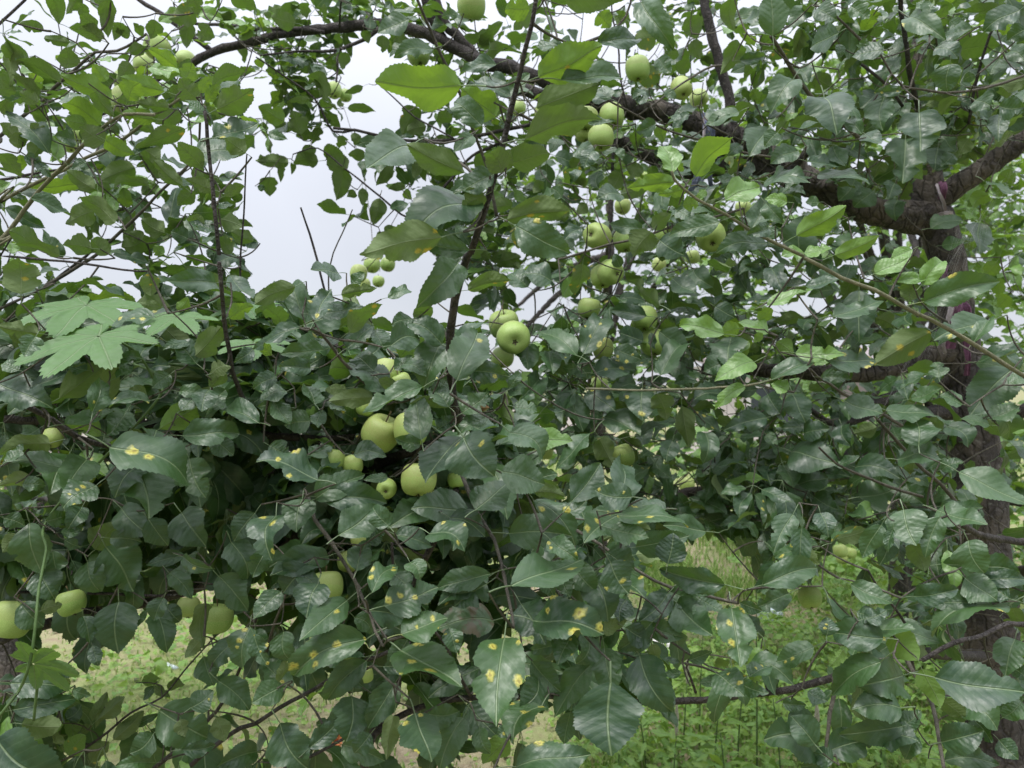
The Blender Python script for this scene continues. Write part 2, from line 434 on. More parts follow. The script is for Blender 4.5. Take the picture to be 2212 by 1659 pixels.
# ------------------------------------------------------------------ leaf shapes
def leaf_template(seed, nu, cols, teeth=0, ps=3, wr=0.60, bend=None, fold=None, twist=0.9):
    r = np.random.default_rng(seed)
    u = np.linspace(0, 1, nu)
    cols = np.array(cols, float); nc = len(cols)
    prof = np.sin(np.pi * np.clip(u, 0, 1) ** r.uniform(0.72, 0.86)) ** r.uniform(0.70, 0.85)
    prof = prof * (1 - 0.12 * u); prof /= prof.max()
    prof[0] = 0.06; prof[-1] = 0.015
    if wr > 0.3: prof = np.where(u > 0.9, np.maximum(0.02, prof * (1 - 0.35 * (u - 0.9) / 0.1)), prof)
    edge = []
    for sgn in (0, 1):
        e = 1 + 0.08 * np.interp(u, np.linspace(0, 1, 7), r.normal(size=7)) + 0.035 * np.interp(u, np.linspace(0, 1, 15), r.normal(size=15))
        if teeth: e = e * (1 + teeth * np.where(np.arange(nu) % 2 == 1, 1, -1))
        if r.random() < 0.28:                                     # a bitten notch
            c = r.uniform(0.35, 0.85); e = e * (1 - r.uniform(0.25, 0.6) * np.exp(-((u - c) / 0.045) ** 2))
        edge.append(prof * e * wr * 0.5)
    bend = r.uniform(-0.3, 1.5) if bend is None else bend
    fold = r.uniform(0.05, 0.75) if fold is None else fold
    tw = r.uniform(-twist, twist)
    th = -bend * (u ** r.uniform(1.0, 2.0)) + 0.2 * np.sin(u * r.uniform(4, 8) + r.uniform(0, 6))
    dy, dz = np.cos(th), np.sin(th)
    my = np.concatenate([[0], np.cumsum((dy[1:] + dy[:-1]) / 2)]) / (nu - 1)
    mz = np.concatenate([[0], np.cumsum((dz[1:] + dz[:-1]) / 2)]) / (nu - 1)
    mxx = 0.05 * r.normal() * np.sin(u * math.pi)
    ph = tw * u
    V = np.zeros((nu, nc, 3)); UV = np.zeros((nu, nc, 2))
    a1, a2 = r.uniform(0.02, 0.095, 2); k1, k2 = r.uniform(7, 15, 2); p1, p2 = r.uniform(0, 6, 2)
    for j, c in enumerate(cols):
        hw = edge[0] if c < 0 else edge[1]
        x = c * hw
        ax = np.abs(x)
        amp, kk, pp = (a1, k1, p1) if c < 0 else (a2, k2, p2)
        z = fold * ax - 0.6 * fold * ax * ax / (wr * 0.5) + amp * c * c * np.sin(kk * u + pp) * np.sin(math.pi * np.clip(u, 0, 1)) ** 0.5
        sx, sn = x * np.cos(ph) - z * np.sin(ph), x * np.sin(ph) + z * np.cos(ph)
        V[:, j, 0] = mxx + sx
        V[:, j, 1] = my - np.sin(th) * sn
        V[:, j, 2] = mz + np.cos(th) * sn
        if teeth and abs(c) == 1: V[:, j, 1] += np.where(np.arange(nu) % 2 == 1, 0.012, 0)
        UV[:, j, 0] = 0.5 + x; UV[:, j, 1] = u
    V = V.reshape(-1, 3); UV = UV.reshape(-1, 2)
    tip = np.array([mxx[-1], my[-1], mz[-1]])
    L = math.hypot(tip[1], tip[2]); ca, sa = tip[1] / L, tip[2] / L
    y = (V[:, 1] * ca + V[:, 2] * sa) / L; z = (-V[:, 1] * sa + V[:, 2] * ca) / L
    V[:, 1], V[:, 2] = y, z
    i, j = np.meshgrid(np.arange(nu - 1), np.arange(nc - 1), indexing='ij')
    q = np.stack([i * nc + j, i * nc + j + 1, (i + 1) * nc + j + 1, (i + 1) * nc + j], -1).reshape(-1, 4)
    # leaf stalk
    n = 5 if ps > 3 else 3
    t = np.linspace(0, 1, n)
    path = np.stack([0 * t, -0.30 * (1 - t), 0.03 * (1 - t) + 0.02 * np.sin(t * math.pi)], -1)
    pv, pf = tube(path, np.linspace(0.011, 0.008, n), ps, cap=False)
    q = np.vstack([q, pf[0] + len(V)])
    UV = np.vstack([UV, np.tile([[0.5, -0.1]], (len(pv), 1))])
    return np.vstack([V, pv]), q, UV
HI = [leaf_template(100 + k, 41, (-1, -.62, -.28, 0, .28, .62, 1), 0.028, 5, wr=0.52) for k in range(34)]
rk = np.random.default_rng(5)
KEYL = [leaf_template(900 + k, 41, (-1, -.62, -.28, 0, .28, .62, 1), 0.028, 5, bend=rk.uniform(-0.1, 1.35), fold=rk.uniform(0.15, 0.8), twist=0.55) for k in range(34)]
MID = [leaf_template(300 + k, 19, (-1, -.5, 0, .5, 1), 0.03, 3, wr=0.53) for k in range(22)]
LO = [leaf_template(500 + k, 9, (-1, -.5, 0, .5, 1), 0.0, 3, wr=0.54) for k in range(20)]
WEED = [leaf_template(700 + k, 9, (-1, -.5, 0, .5, 1), 0.02, 3, wr=0.32, bend=0.5 + 0.1 * k) for k in range(6)]
_cache = {}
def leaf_mesh(lib, libname, k, spot=0.0, young=0.0, brown=0.0, mat='leaf'):
    key = (libname, k, round(spot, 1), round(young, 1), brown, mat)
    if key not in _cache:
        V, q, uv = lib[k]
        lf = np.tile([[0.0, spot, young, brown]], (len(V), 1))
        _cache[key] = mesh('leaf', V, q, M[mat], uv, lf)
    return _cache[key]

# ------------------------------------------------------------------ trees: skeleton from the boughs one can see
class Tree:
    def __init__(self, key, loc, label, cat='tree', group=None, name='apple_tree'):
        self.key, self.root = key, empty(name, loc)
        tag(self.root, label, cat, group)
        self.nodes, self.leaves, self.spurs, self.wood = [], [], [], []
    def bough(self, pts, rad, mat='bark', name='branch', rough=0.06, sides=8):
        """pts (n,3) world, rad (n,) metres"""
        q = catmull(np.column_stack([pts, rad]), 0.02)
        if len(q) > 6 and rough > 0.03:
            q[1:-1, :3] += rng.normal(size=(len(q) - 2, 3)) * q[1:-1, 3:4] * 0.10
        V, f = tube(q[:, :3], np.maximum(q[:, 3], 0.0006), sides, rough)
        o = link(name, mesh(name, V, f, M[mat]), self.root)
        self.nodes.append(q[:, :3])
        if name == 'limb' or mat == 'greenshoot' or (name == 'shoot' and rad[0] > 0.0022) or (self.key == 'A' and name == 'branch'): self.wood.append(q)
        return o
def TP(tile, x, y):
    return tile[1] * 553 + x / 3.0, tile[0] * 553 + y / 3.0
TR = {}
TR['A'] = Tree('A', (-1.25, 1.35, 0), 'apple tree whose drooping boughs and rust spotted leaves fill the lower left and middle, nearest to the viewer', group='apple trees')
TR['B'] = Tree('B', (-2.2, 1.9, 0), 'apple tree with thin pale shoots reaching up across the sky at the upper left', group='apple trees')
TR['C'] = Tree('C', tuple(P(2180, 1990, 2.3) * [1, 1, 0]), 'apple tree with the thick dark trunk tied with purple cloth', group='apple trees')
for k in 'ABC': TR[k].root['label'] = ' '.join(TR[k].root['label'].split()[:16])

def BR(tree, name, mat, tile, d0, d1, r0, r1, pts, pre=(), rough=0.06):
    a = [float(v) for v in pts.split()]
    xy = [TP(tile, a[i], a[i + 1]) for i in range(0, len(a), 2)]
    n = len(xy); t = np.linspace(0, 1, n)
    d = d0 + (d1 - d0) * t
    W = np.array([P(x, y, dd) for (x, y), dd in zip(xy, d)])
    R = (r0 + (r1 - r0) * t) * d / F
    if len(pre):
        W = np.vstack([np.array([p[:3] for p in pre]), W]); R = np.concatenate([[p[3] for p in pre], R])
    TR[tree].bough(W, R, mat, name, rough)
# trunks
def trunk(tree, pts, rad):
    q = catmull(np.column_stack([pts, rad]), 0.03)
    q[1:-1, :3] += rng.normal(size=(len(q) - 2, 3)) * 0.0022
    V, f = tube(q[:, :3], q[:, 3], 20, 0.035)
    link('trunk', mesh('trunk', V, f, M['trunk']), TR[tree].root)
    TR[tree].nodes.append(q[::3, :3]); TR[tree].wood.append(q[(CY - (q[:, 2] - EYE) / q[:, 1] * F > 390)])
tp = [(2185, 2000), (2160, 1720), (2128, 1300), (2105, 1000), (2082, 830), (2062, 640), (2035, 520), (2004, 430), (1998, 330), (1990, 200), (1984, -100), (1990, -420)]
tr_ = [88, 64, 58, 54, 44, 35, 37, 37, 28, 22, 17, 9]
trunk('C', [P(x, y, 2.3) for x, y in tp], [r * 2.3 / F for r in tr_])
trunk('A', [(-1.25, 1.35, -0.1), (-1.27, 1.35, 0.4), (-1.22, 1.36, 0.9), (-1.25, 1.33, 1.4), (-1.3, 1.36, 1.9), (-1.28, 1.4, 2.5)], [.075, .06, .055, .05, .035, .015])
trunk('B', [(-2.2, 1.9, -0.1), (-2.2, 1.9, 0.4), (-2.15, 1.92, 0.9), (-2.2, 1.9, 1.5), (-2.25, 1.93, 2.2), (-2.2, 1.95, 2.8)], [.08, .065, .06, .05, .04, .015])

T = {(r, c): (r, c) for r in range(3) for c in range(4)}
a0, b0 = (-1.25, 1.36, 1.35, .03), (-2.2, 1.9, 1.35, .03)
# nearest tree
BR('A', 'branch', 'bark', (1, 0), 1.30, 1.22, 9, 8, '-200 1030 0 1060 500 1070 900 1085 1400 1120 1660 1150', [a0])
BR('A', 'branch', 'bark', (1, 1), 1.22, 1.17, 8, 5, '0 1150 230 1175 450 1185 690 1165 950 1150 1150 1100 1290 1070')
BR('A', 'shoot', 'bark', (1, 0), 0.92, 1.15, 6, 6, '-250 780 0 890 180 975 340 1060 500 1170 620 1220 740 1240 1000 1190 1250 1120', [(-1.24, 1.35, 1.6, .02)])
BR('A', 'shoot', 'bark', (1, 1), 1.02, 0.80, 10.5, 8, '1310 1060 1275 960 1262 800 1255 600 1275 380 1310 180 1370 0 1400 -40')
BR('A', 'shoot', 'bark', (0, 1), 0.80, 0.70, 8.2, 4.6, '1390 1640 1430 1520 1490 1330 1540 1150 1600 930 1650 720 1700 520 1740 330 1790 150 1820 -40')
BR('A', 'branch', 'bark', (2, 0), 1.35, 1.20, 12, 8, '-200 780 150 760 330 715 560 655 900 600 1250 500 1700 330 2200 -100 2500 -250', [a0])
BR('A', 'branch', 'bark', (1, 1), 1.30, 1.15, 15, 9, '650 1440 720 1385 850 1320 960 1285 1150 1210')
BR('A', 'shoot', 'bark', (2, 0), 1.15, 1.15, 3.5, 3, '-60 525 150 518 500 525 700 530 1000 545 1150 540')
BR('A', 'shoot', 'bark', (2, 0), 1.2, 1.05, 5, 2.5, '1000 1660 1240 1460 1400 1290 1500 1130 1600 900 1680 620')
BR('A', 'shoot', 'bark', (2, 1), 1.1, 1.0, 5, 4, '-420 1640 -250 1500 -100 1400 0 1370 150 1270 300 1190 450 1105 620 1000 800 930 1000 850')
BR('A', 'shoot', 'bark', (2, 0), 1.25, 1.15, 3, 1.5, '300 1680 640 1470 850 1300 1050 1200 1200 1020 1400 800')
BR('A', 'shoot', 'shoot', (2, 1), 0.98, 0.85, 4.5, 3, '330 -120 380 50 480 180 560 310 640 440 700 580 740 660 770 770 825 870')
BR('A', 'shoot', 'shoot', (2, 1), 0.98, 0.82, 4.5, 3, '1330 -250 1390 -100 1450 30 1545 180 1590 340 1625 500 1660 670 1670 750')
BR('A', 'shoot', 'shoot', (2, 2), 1.0, 0.85, 3.5, 3.5, '420 120 570 210 700 300 800 370 920 440 1040 490 1160 520 1290 550 1400 580 1465 590')
BR('A', 'branch', 'bark', (2, 1), 1.15, 1.25, 7, 7, '690 1640 770 1440 880 1350 1000 1290 1180 1230 1360 1205 1700 1200 2000 1190')
BR('A', 'shoot', 'bark', (2, 1), 1.1, 1.0, 4, 3, '1390 1190 1330 1080 1270 960 1230 860 1150 760 1000 600 900 420 880 200')
BR('A', 'shoot', 'shoot', (2, 1), 1.1, 1.05, 3.5, 2.5, '60 940 90 820 120 720 170 600 210 480')
BR('A', 'shoot', 'shoot', (1, 1), 0.95, 0.86, 4.2, 2.8, '860 960 770 880 680 800 560 680 470 560 420 500 360 470 290 470')
BR('A', 'shoot', 'bark', (1, 1), 1.25, 1.2, 4, 3, '480 560 640 630 780 700 950 760 1100 850')
BR('A', 'shoot', 'bark', (2, 1), 1.1, 1.0, 4, 2.5, '200 1660 400 1560 600 1450 700 1380 800 1330')
BR('A', 'branch', 'bark', (2, 1), 1.2, 1.1, 9, 7, '700 1660 730 1500 790 1380 870 1290 920 1100 900 800 1000 500 1150 200 1250 0 1300 -150')
BR('A', 'shoot', 'bark', (1, 0), 0.98, 0.86, 5.4, 4.6, '1600 980 1560 900 1510 750 1480 600 1450 400 1440 250 1420 40')
BR('A', 'shoot', 'bark', (0, 0), 0.86, 0.84, 5.0, 3.6, '1420 1650 1400 1450 1380 1250 1360 1050 1345 900 1340 800 1325 720')
BR('A', 'shoot', 'bark', (0, 0), 1.3, 1.2, 2.4, 1.5, '1555 1900 1560 1640 1580 1400 1590 1150 1600 1000')
# upper left tree
BR('B', 'shoot', 'greenshoot', (0, 0), 1.15, 1.0, 5, 3.4, '-260 1750 0 1560 150 1370 250 1240 340 1140 450 1040 520 960 640 850 700 800 800 740 1000 745', [b0])
BR('B', 'shoot', 'greenshoot', (0, 0), 1.2, 1.02, 4.2, 3, '-260 1450 0 1310 240 1180 420 1100 560 1020 680 970 800 900 880 840 1000 740 1090 690 1210 610', [b0])
BR('B', 'shoot', 'shoot', (0, 0), 1.5, 1.4, 4.4, 2.8, '-300 1100 0 880 180 730 290 640 350 570 500 440 620 340 760 330 950 220', [(-2.2, 1.92, 1.7, .03)])
BR('B', 'shoot', 'shoot', (0, 0), 1.35, 1.2, 4, 3, '0 2000 300 1850 640 1640 720 1560 850 1440 950 1340 1040 1240 1130 1160 1230 1060', [b0])
BR('B', 'shoot', 'bark', (0, 0), 1.5, 1.45, 4, 2, '-200 1130 0 1165 300 1110 480 1090')
BR('B', 'shoot', 'bark', (1, 0), 1.3, 1.2, 3, 2.4, '-200 10 0 0 250 20 550 50 800 90 960 100', [b0])
BR('B', 'shoot', 'bark', (0, 0), 1.3, 1.3, 4, 2.5, '-400 400 -100 230 0 150 160 0 220 -80', [(-2.25, 1.93, 2.1, .03)])
BR('B', 'shoot', 'bark', (1, 0), 1.6, 1.5, 4, 3, '-200 500 30 430 100 370 250 250 400 120 560 0 620 -60', [b0])
# tree with the trunk
tl = lambda x, y, d, r: (*P(x, y, d), r * d / F)
BR('C', 'limb', 'trunk', (0, 2), 2.25, 2.15, 30, 21, '1880 1150 1660 1000 1500 930 1400 875 1250 825 1000 735 700 685 520 640 380 590', [tl(2004, 470, 2.3, 36), tl(1870, 455, 2.25, 30), tl(1780, 410, 2.25, 28)])
BR('C', 'limb', 'bark', (0, 1), 2.15, 2.1, 17.5, 8.5, '2040 590 1850 520 1660 445 1500 420 1400 370 1250 290 1100 220 950 180 800 160 600 172 400 190 130 225 0 262 -259 330 -409 410')
BR('C', 'branch', 'bark', (0, 1), 2.1, 2.05, 8.5, 3, '-409 410 -560 470 -760 580 -900 700 -1050 760')
BR('C', 'branch', 'bark', (0, 2), 2.25, 2.3, 22, 14, '1500 1050 1300 1090 1200 1110 1000 1050 850 985 700 930 500 760 300 650 0 560', [tl(1790, 420, 2.25, 24)], 0.05)
BR('C', 'limb', 'bark', (0, 2), 2.2, 2.2, 12, 10, '1460 900 1420 800 1400 620 1350 420 1290 200 1245 0 1220 -150')
BR('C', 'branch', 'bark', (0, 1), 2.15, 2.1, 12, 9, '1230 300 1180 200 1120 90 1080 -60')
BR('C', 'branch', 'bark', (0, 1), 2.15, 2.1, 13, 10, '1450 400 1370 300 1290 220 1220 140 1150 -60')
BR('C', 'branch', 'bark', (0, 0), 2.1, 2.1, 6, 4, '1370 330 1250 240 1150 165 1050 90 900 0 840 -60')
BR('C', 'branch', 'bark', (0, 0), 2.1, 2.1, 5, 3, '2100 210 1900 185 1660 190 1500 165 1300 155 1180 150')
BR('C', 'shoot', 'bark', (0, 1), 2.1, 2.0, 5, 2, '820 160 740 235 600 300 480 330 250 335 30 360')
BR('C', 'shoot', 'bark', (0, 1), 2.1, 2.0, 3, 2, '520 330 530 430 520 530')
BR('C', 'shoot', 'bark', (0, 1), 2.1, 1.95, 2.4, 2, '540 200 545 80 560 -40')
BR('C', 'shoot', 'bark', (0, 1), 2.0, 1.9, 4.5, 3, '2000 780 1820 800 1600 845 1300 905 1000 912 830 888 650 845 500 830')
BR('C', 'shoot', 'bark', (0, 1), 2.0, 1.9, 3.4, 1.4, '1650 900 1400 1010 1310 1110 1170 1260 1000 1420 940 1390 800 1270 700 1190 560 1080 400 960 240 1000')
BR('C', 'shoot', 'bark', (0, 1), 1.9, 1.9, 2.2, 1.3, '1300 910 1160 830 1030 760 900 640 790 540')
BR('C', 'shoot', 'bark', (0, 1), 2.0, 1.9, 3, 1.6, '640 840 500 850 380 640 180 490 0 370')
BR('C', 'shoot', 'shoot', (0, 1), 1.6, 1.35, 3.8, 3, '1560 1400 1490 1060 1420 880 1370 740 1320 600 1220 400 1140 220 1085 90 1030 -40')
BR('C', 'limb', 'trunk', (0, 3), 2.3, 2.15, 25, 22, '1030 1360 1120 1290 1250 1185 1450 1060 1660 900 1900 700 2200 500')
BR('C', 'limb', 'trunk', (0, 3), 2.3, 2.2, 22, 16, '1010 1470 900 1455 800 1425 640 1375 520 1330 380 1180')
BR('C', 'limb', 'trunk', (1, 3), 2.3, 2.15, 24, 13, '1230 610 1100 640 900 695 720 745 500 765 200 750 0 740 -200 720 -420 730')
BR('C', 'branch', 'bark', (1, 3), 2.3, 2.2, 17, 12, '1180 780 1000 850 850 905 700 955 560 1050')
BR('C', 'branch', 'bark', (1, 3), 2.3, 2.1, 15, 13, '1330 1130 1450 1110 1560 1060 1660 1000 1900 850')
BR('C', 'branch', 'bark', (1, 3), 2.25, 2.1, 18, 9, '1200 1000 900 1060 700 1190 480 1310 100 1400 -300 1520 -530 1530 -690 1620 -830 1700')
BR('C', 'branch', 'bark', (1, 3), 1.9, 1.7, 9, 5, '700 1000 560 1070 410 1080 330 1040 240 970 100 940')
BR('C', 'shoot', 'shoot', (1, 3), 1.3, 1.2, 4.5, 3.2, '1300 1700 1130 1490 1000 1380 890 1260 800 1160 710 1060')
BR('C', 'shoot', 'shoot', (1, 3), 1.3, 1.2, 3.5, 2.4, '1000 1560 800 1500 600 1420 450 1350 330 1240')
BR('C', 'shoot', 'shoot', (1, 3), 1.4, 1.2, 4, 2.6, '1000 1180 700 1000 500 900 400 830 320 780 260 720')
BR('C', 'shoot', 'greenshoot', (1, 3), 1.1, 0.98, 5.4, 4.2, '2100 1000 1830 870 1660 780 1580 730 1440 640 1280 540 1160 470 1050 410 870 320 690 220 470 140 330 60 230 10', [tl(2500, 1120, 1.5, 8)])
BR('C', 'shoot', 'greenshoot', (0, 2), 0.98, 0.93, 4.2, 2.6, '1890 1660 1720 1580 1560 1500 1400 1400 1300 1345 1200 1290 1110 1220 1050 1165 1035 1110')
BR('C', 'shoot', 'greenshoot', (1, 2), 1.5, 1.35, 2.6, 2.4, '2100 640 1800 760 1580 830 1400 848 1200 862 1000 866 830 870 640 865 480 860')
BR('C', 'shoot', 'shoot', (0, 2), 1.5, 1.4, 2.8, 2, '1700 1020 1500 990 1300 930 1150 890 1000 840 850 770 720 700 600 640 480 570')
BR('C', 'shoot', 'shoot', (0, 2), 1.5, 1.4, 2.6, 1.8, '1400 420 1300 430 1200 480 1090 550 1020 600 930 670 820 745')
BR('C', 'shoot', 'bark', (0, 2), 1.9, 1.85, 3.6, 3, '680 900 655 1000 650 1200 640 1380 630 1700 640 1900')
BR('C', 'shoot', 'bark', (0, 2), 1.9, 1.85, 2.4, 1.6, '750 700 700 500 690 290 650 100 645 -20')
BR('C', 'shoot', 'shoot', (0, 2), 1.6, 1.55, 2.6, 2.4, '1500 1350 1300 1410 1040 1470 800 1550 640 1580 420 1650 300 1680')
BR('C', 'shoot', 'bark', (0, 3), 1.7, 1.6, 6, 5, '975 690 950 620 915 450 890 250 865 80 855 -60')
BR('C', 'branch', 'bark', (0, 3), 2.1, 1.8, 12, 9, '1700 730 1400 715 1200 700 1050 690 970 700 700 750 560 775 400 830')
BR('C', 'shoot', 'bark', (0, 3), 1.7, 1.6, 3.6, 2.6, '1300 800 1340 560 1390 380 1440 220 1500 110 1580 -20')
BR('C', 'shoot', 'shoot', (0, 3), 1.35, 1.25, 3.2, 2, '2100 400 1800 430 1660 490 1520 540 1400 572 1280 595 1150 602 1000 580 930 572 870 555 800 480 740 370 690 260')
BR('C', 'shoot', 'shoot', (0, 3), 1.5, 1.3, 4.6, 4, '600 900 400 740 290 640 220 550 160 460 90 340 20 235')
BR('C', 'shoot', 'bark', (0, 3), 1.6, 1.5, 3.6, 3, '880 700 770 550 660 460 610 420')
BR('C', 'shoot', 'shoot', (0, 3), 1.5, 1.45, 3, 2.4, '700 380 600 260 500 160 430 95')
BR('C', 'branch', 'bark', (0, 3), 2.0, 1.9, 9, 7, '100 1180 160 1090 240 1000 320 920 420 840')
BR('C', 'shoot', 'bark', (2, 3), 1.35, 1.05, 8, 6, '2000 260 1660 200 1500 175 1380 150 1300 110 1240 70', [tl(2128, 1260, 2.3, 14)])
BR('C', 'branch', 'bark', (2, 3), 1.35, 1.30, 9, 7, '900 900 780 890 640 950 520 1030 410 1075 300 1110 150 1150 0 1165 -260 1205 -500 1220 -760 1225 -1000 1250 -1250 1235', [tl(2128, 1420, 2.3, 15)])
BR('C', 'shoot', 'shoot', (2, 3), 1.25, 1.15, 5, 3.5, '430 1070 430 1180 400 1300 390 1420 370 1560')
BR('C', 'shoot', 'shoot', (2, 3), 1.15, 0.95, 5, 4, '900 960 980 1100 1060 1230 1090 1360 1110 1500 1140 1660')
BR('C', 'shoot', 'bark', (2, 3), 1.2, 1.1, 3.4, 2, '950 1050 900 740 850 660 780 570 700 470 650 380')
BR('C', 'shoot', 'bark', (2, 2), 1.35, 1.3, 3.2, 2, '1190 1170 1160 1080 1130 1010 1150 930')
BR('C', 'shoot', 'bark', (2, 3), 1.2, 1.1, 6, 5, '1900 600 1660 730 1560 720 1400 800 1200 850 1000 960')
# two bare cut twigs standing against the sky
BR('A', 'twig', 'bark', (0, 1), 1.45, 1.4, 2.6, 2.0, '600 2300 450 1900 400 1700 350 1520 318 1430 290 1345')
BR('A', 'twig', 'shoot', (0, 1), 1.45, 1.4, 1.8, 1.2, '480 2100 470 1760 500 1640 560 1510 600 1420 625 1358')

# ------------------------------------------------------------------ the leaves one can tell apart: blade base, blade tip, width, look
# look: u = upper side seen, l = under side seen; 1-4 rust spots; y young; o yellowed; b browned; d nearer/deeper by tenths after a colon
KEY = []
def K(tree, tile, d, s):
    for rec in s.split(';'):
        a = rec.split()
        if len(a) < 6: continue
        bx, by, tx, ty, w = map(float, a[:5])
        dd = d + (float(a[6]) if len(a) > 6 else 0.0)
        (x0, y0), (x1, y1) = TP(tile, bx, by), TP(tile, tx, ty)
        KEY.append((tree, x0, y0, x1, y1, w / 3.0, a[5], dd))
K('B', (0, 0), 1.02, '''710 650 400 490 115 ly;835 650 905 540 130 lo;1060 590 790 500 115 ly;1145 440 970 325 65 ly;1195 510 1245 410 140 ly;
990 770 790 740 85 ly;650 805 420 675 130 ly;560 805 420 775 90 ly;675 920 520 825 135 l;690 910 870 1000 100 ly;310 985 40 730 150 u;
1190 840 880 960 85 l1;700 0 700 240 80 l;330 -20 385 155 95 l;520 20 520 130 70 l;620 180 530 90 85 l;655 260 510 190 90 l;450 275 290 250 55 l;
430 440 430 310 115 l;385 530 110 395 105 l;250 620 80 490 75 l;245 660 130 600 80 l;200 410 30 290 105 l;280 190 130 150 65 l;20 240 60 560 95 l;
210 1290 465 1405 100 u;740 1440 520 1280 115 l;600 1370 430 1450 130 l;610 1220 440 1110 95 l;120 960 130 860 85 l;110 890 0 800 80 l;70 740 -20 660 85 l;
0 1000 135 1150 90 l;590 1610 410 1590 125 l;705 1645 590 1555 100 l;255 1610 70 1500 135 l;380 1655 90 1590 70 l;460 1090 610 1220 80 u;
170 1010 290 1090 70 u;1090 700 890 660 80 l;480 900 360 880 90 u;300 880 200 800 90 l;620 600 740 760 70 l;100 590 -60 590 90 l;240 1060 330 1150 60 u;
560 1050 470 1100 60 u;1000 900 880 1000 70 u;1180 1200 1000 1040 90 l''')
K('A', (0, 0), 0.90, '''1285 640 1165 510 135 l;1410 705 1640 580 165 l1;1380 560 1595 470 100 l;1400 890 1670 800 115 u1;1270 1010 1555 1000 135 u;1310 1085 1155 930 115 l;
1370 1225 1200 1160 85 l;1365 1225 1440 1275 60 l;1410 1345 1510 1325 50 u;1325 1445 1210 1420 95 l;1390 1500 1230 1440 80 u;1460 1270 1580 1210 80 l;1590 990 1460 900 125 l;
1340 700 1440 760 60 l;1340 660 1430 560 80 ly;1320 740 1200 650 90 u;1300 600 1380 500 70 ly''')
K('B', (0, 0), 1.3, '''1065 1135 930 1035 105 l;1095 1095 910 1010 75 l;870 1090 655 1170 120 l1;960 1200 740 1240 65 l;830 1345 800 1220 85 ly;920 1560 830 1500 80 l;1060 1505 920 1425 115 l;
1215 1545 1110 1500 120 u;1060 1645 1000 1590 80 ly;930 305 840 345 70 l;925 235 870 150 55 l;840 230 750 200 70 l;780 150 740 260 65 l;1000 130 975 250 90 l;1255 75 1095 120 115 l2;
1350 165 1290 260 100 l;1240 -20 1280 95 90 l;1500 0 1660 60 110 l;1500 1640 1400 1540 90 l;1640 1560 1500 1500 90 l;1250 1240 1150 1330 90 l;860 800 1000 870 90 l;
1160 730 1010 800 100 l;770 640 880 700 90 l;840 410 760 520 90 l;690 520 600 420 80 ly;1110 560 1180 650 90 l;900 950 1040 1050 100 l;1250 1100 1330 1200 70 l''')
K('C', (0, 1), 1.95, '''600 700 775 725 60 l;690 560 575 605 50 l;345 640 210 655 45 l;180 785 20 690 110 ly;290 865 235 720 120 l;205 1055 0 1040 75 l;400 1045 245 1055 95 l;560 1130 455 950 110 l;
560 1090 520 1295 115 l;800 1290 760 1455 95 l;640 1240 590 1275 60 l;965 1200 860 1225 60 l;880 1080 780 1200 85 l;1060 1035 1025 1155 75 l;710 1010 600 1000 70 l;690 1220 690 1330 70 l;
960 1240 1010 1290 60 ly;740 120 730 210 85 u;820 230 820 340 80 l;960 220 890 270 70 l;580 340 560 450 70 l;700 200 730 280 70 l;100 100 50 90 60 l;250 150 100 110 90 l;300 20 330 120 70 l;
440 560 380 500 110 l;450 640 320 500 100 l;560 690 540 640 110 l;840 1520 900 1470 70 l;800 1500 820 1580 50 l;1270 760 1170 780 80 l;1040 700 950 870 110 l1;1100 820 980 850 90 l;90 1150 90 1270 100 l;
10 1210 60 1220 90 u;160 1060 160 1180 50 l;230 1060 230 1130 30 l;560 880 540 960 80 l;640 860 640 940 80 l;350 940 330 1030 90 l1;60 1060 30 1000 70 l;1150 560 1250 700 80 l''')
K('A', (0, 1), 0.76, '''1315 555 785 530 280 ly1;1550 750 1335 575 200 ly;1460 810 1285 670 140 u;1345 1115 990 940 115 l;1000 950 735 1085 130 u;1400 880 1285 985 90 u:.2;1590 1115 1500 1000 150 l;
1535 1130 1285 1250 150 u;1410 1310 1010 1555 230 u;1480 1270 1340 1350 130 l;1375 1620 1005 1590 120 u;1195 1540 690 1645 125 l3;1400 1400 1215 1490 110 u;
1550 1100 1650 970 120 l;1640 620 1350 500 60 u''')
K('C', (0, 1), 1.4, '985 130 795 215 110 u;1310 95 1205 115 55 u;1550 420 1325 490 85 u;1140 320 900 375 70 u')
K('A', (0, 2), 0.76, '''180 495 570 300 210 ly1;165 695 560 545 180 l;330 520 705 520 115 u;95 900 570 780 200 l2;480 790 670 790 60 u;-10 1060 240 1000 150 l;360 -10 760 -20 120 l;840 20 1045 320 95 u;
560 275 800 260 135 u;110 60 -40 60 130 ly;-20 1420 375 1365 120 l3;20 1490 160 1640 110 l4;30 1470 365 1640 190 u2;-60 620 110 480 90 u;330 300 100 310 70 u''')
K('C', (0, 2), 0.97, '''1195 1140 1425 900 165 ly;1040 1115 965 950 125 uy;1045 1180 750 1220 65 ly;1140 1215 950 1260 65 ly;1390 1295 1600 1215 125 uy;1110 1330 1205 1330 85 ly;1335 1440 1020 1530 115 u;
1660 1480 1525 1520 85 u;1645 1580 1330 1640 110 u;1060 1050 1110 1110 70 ly;1250 1230 1200 1290 60 uy''')
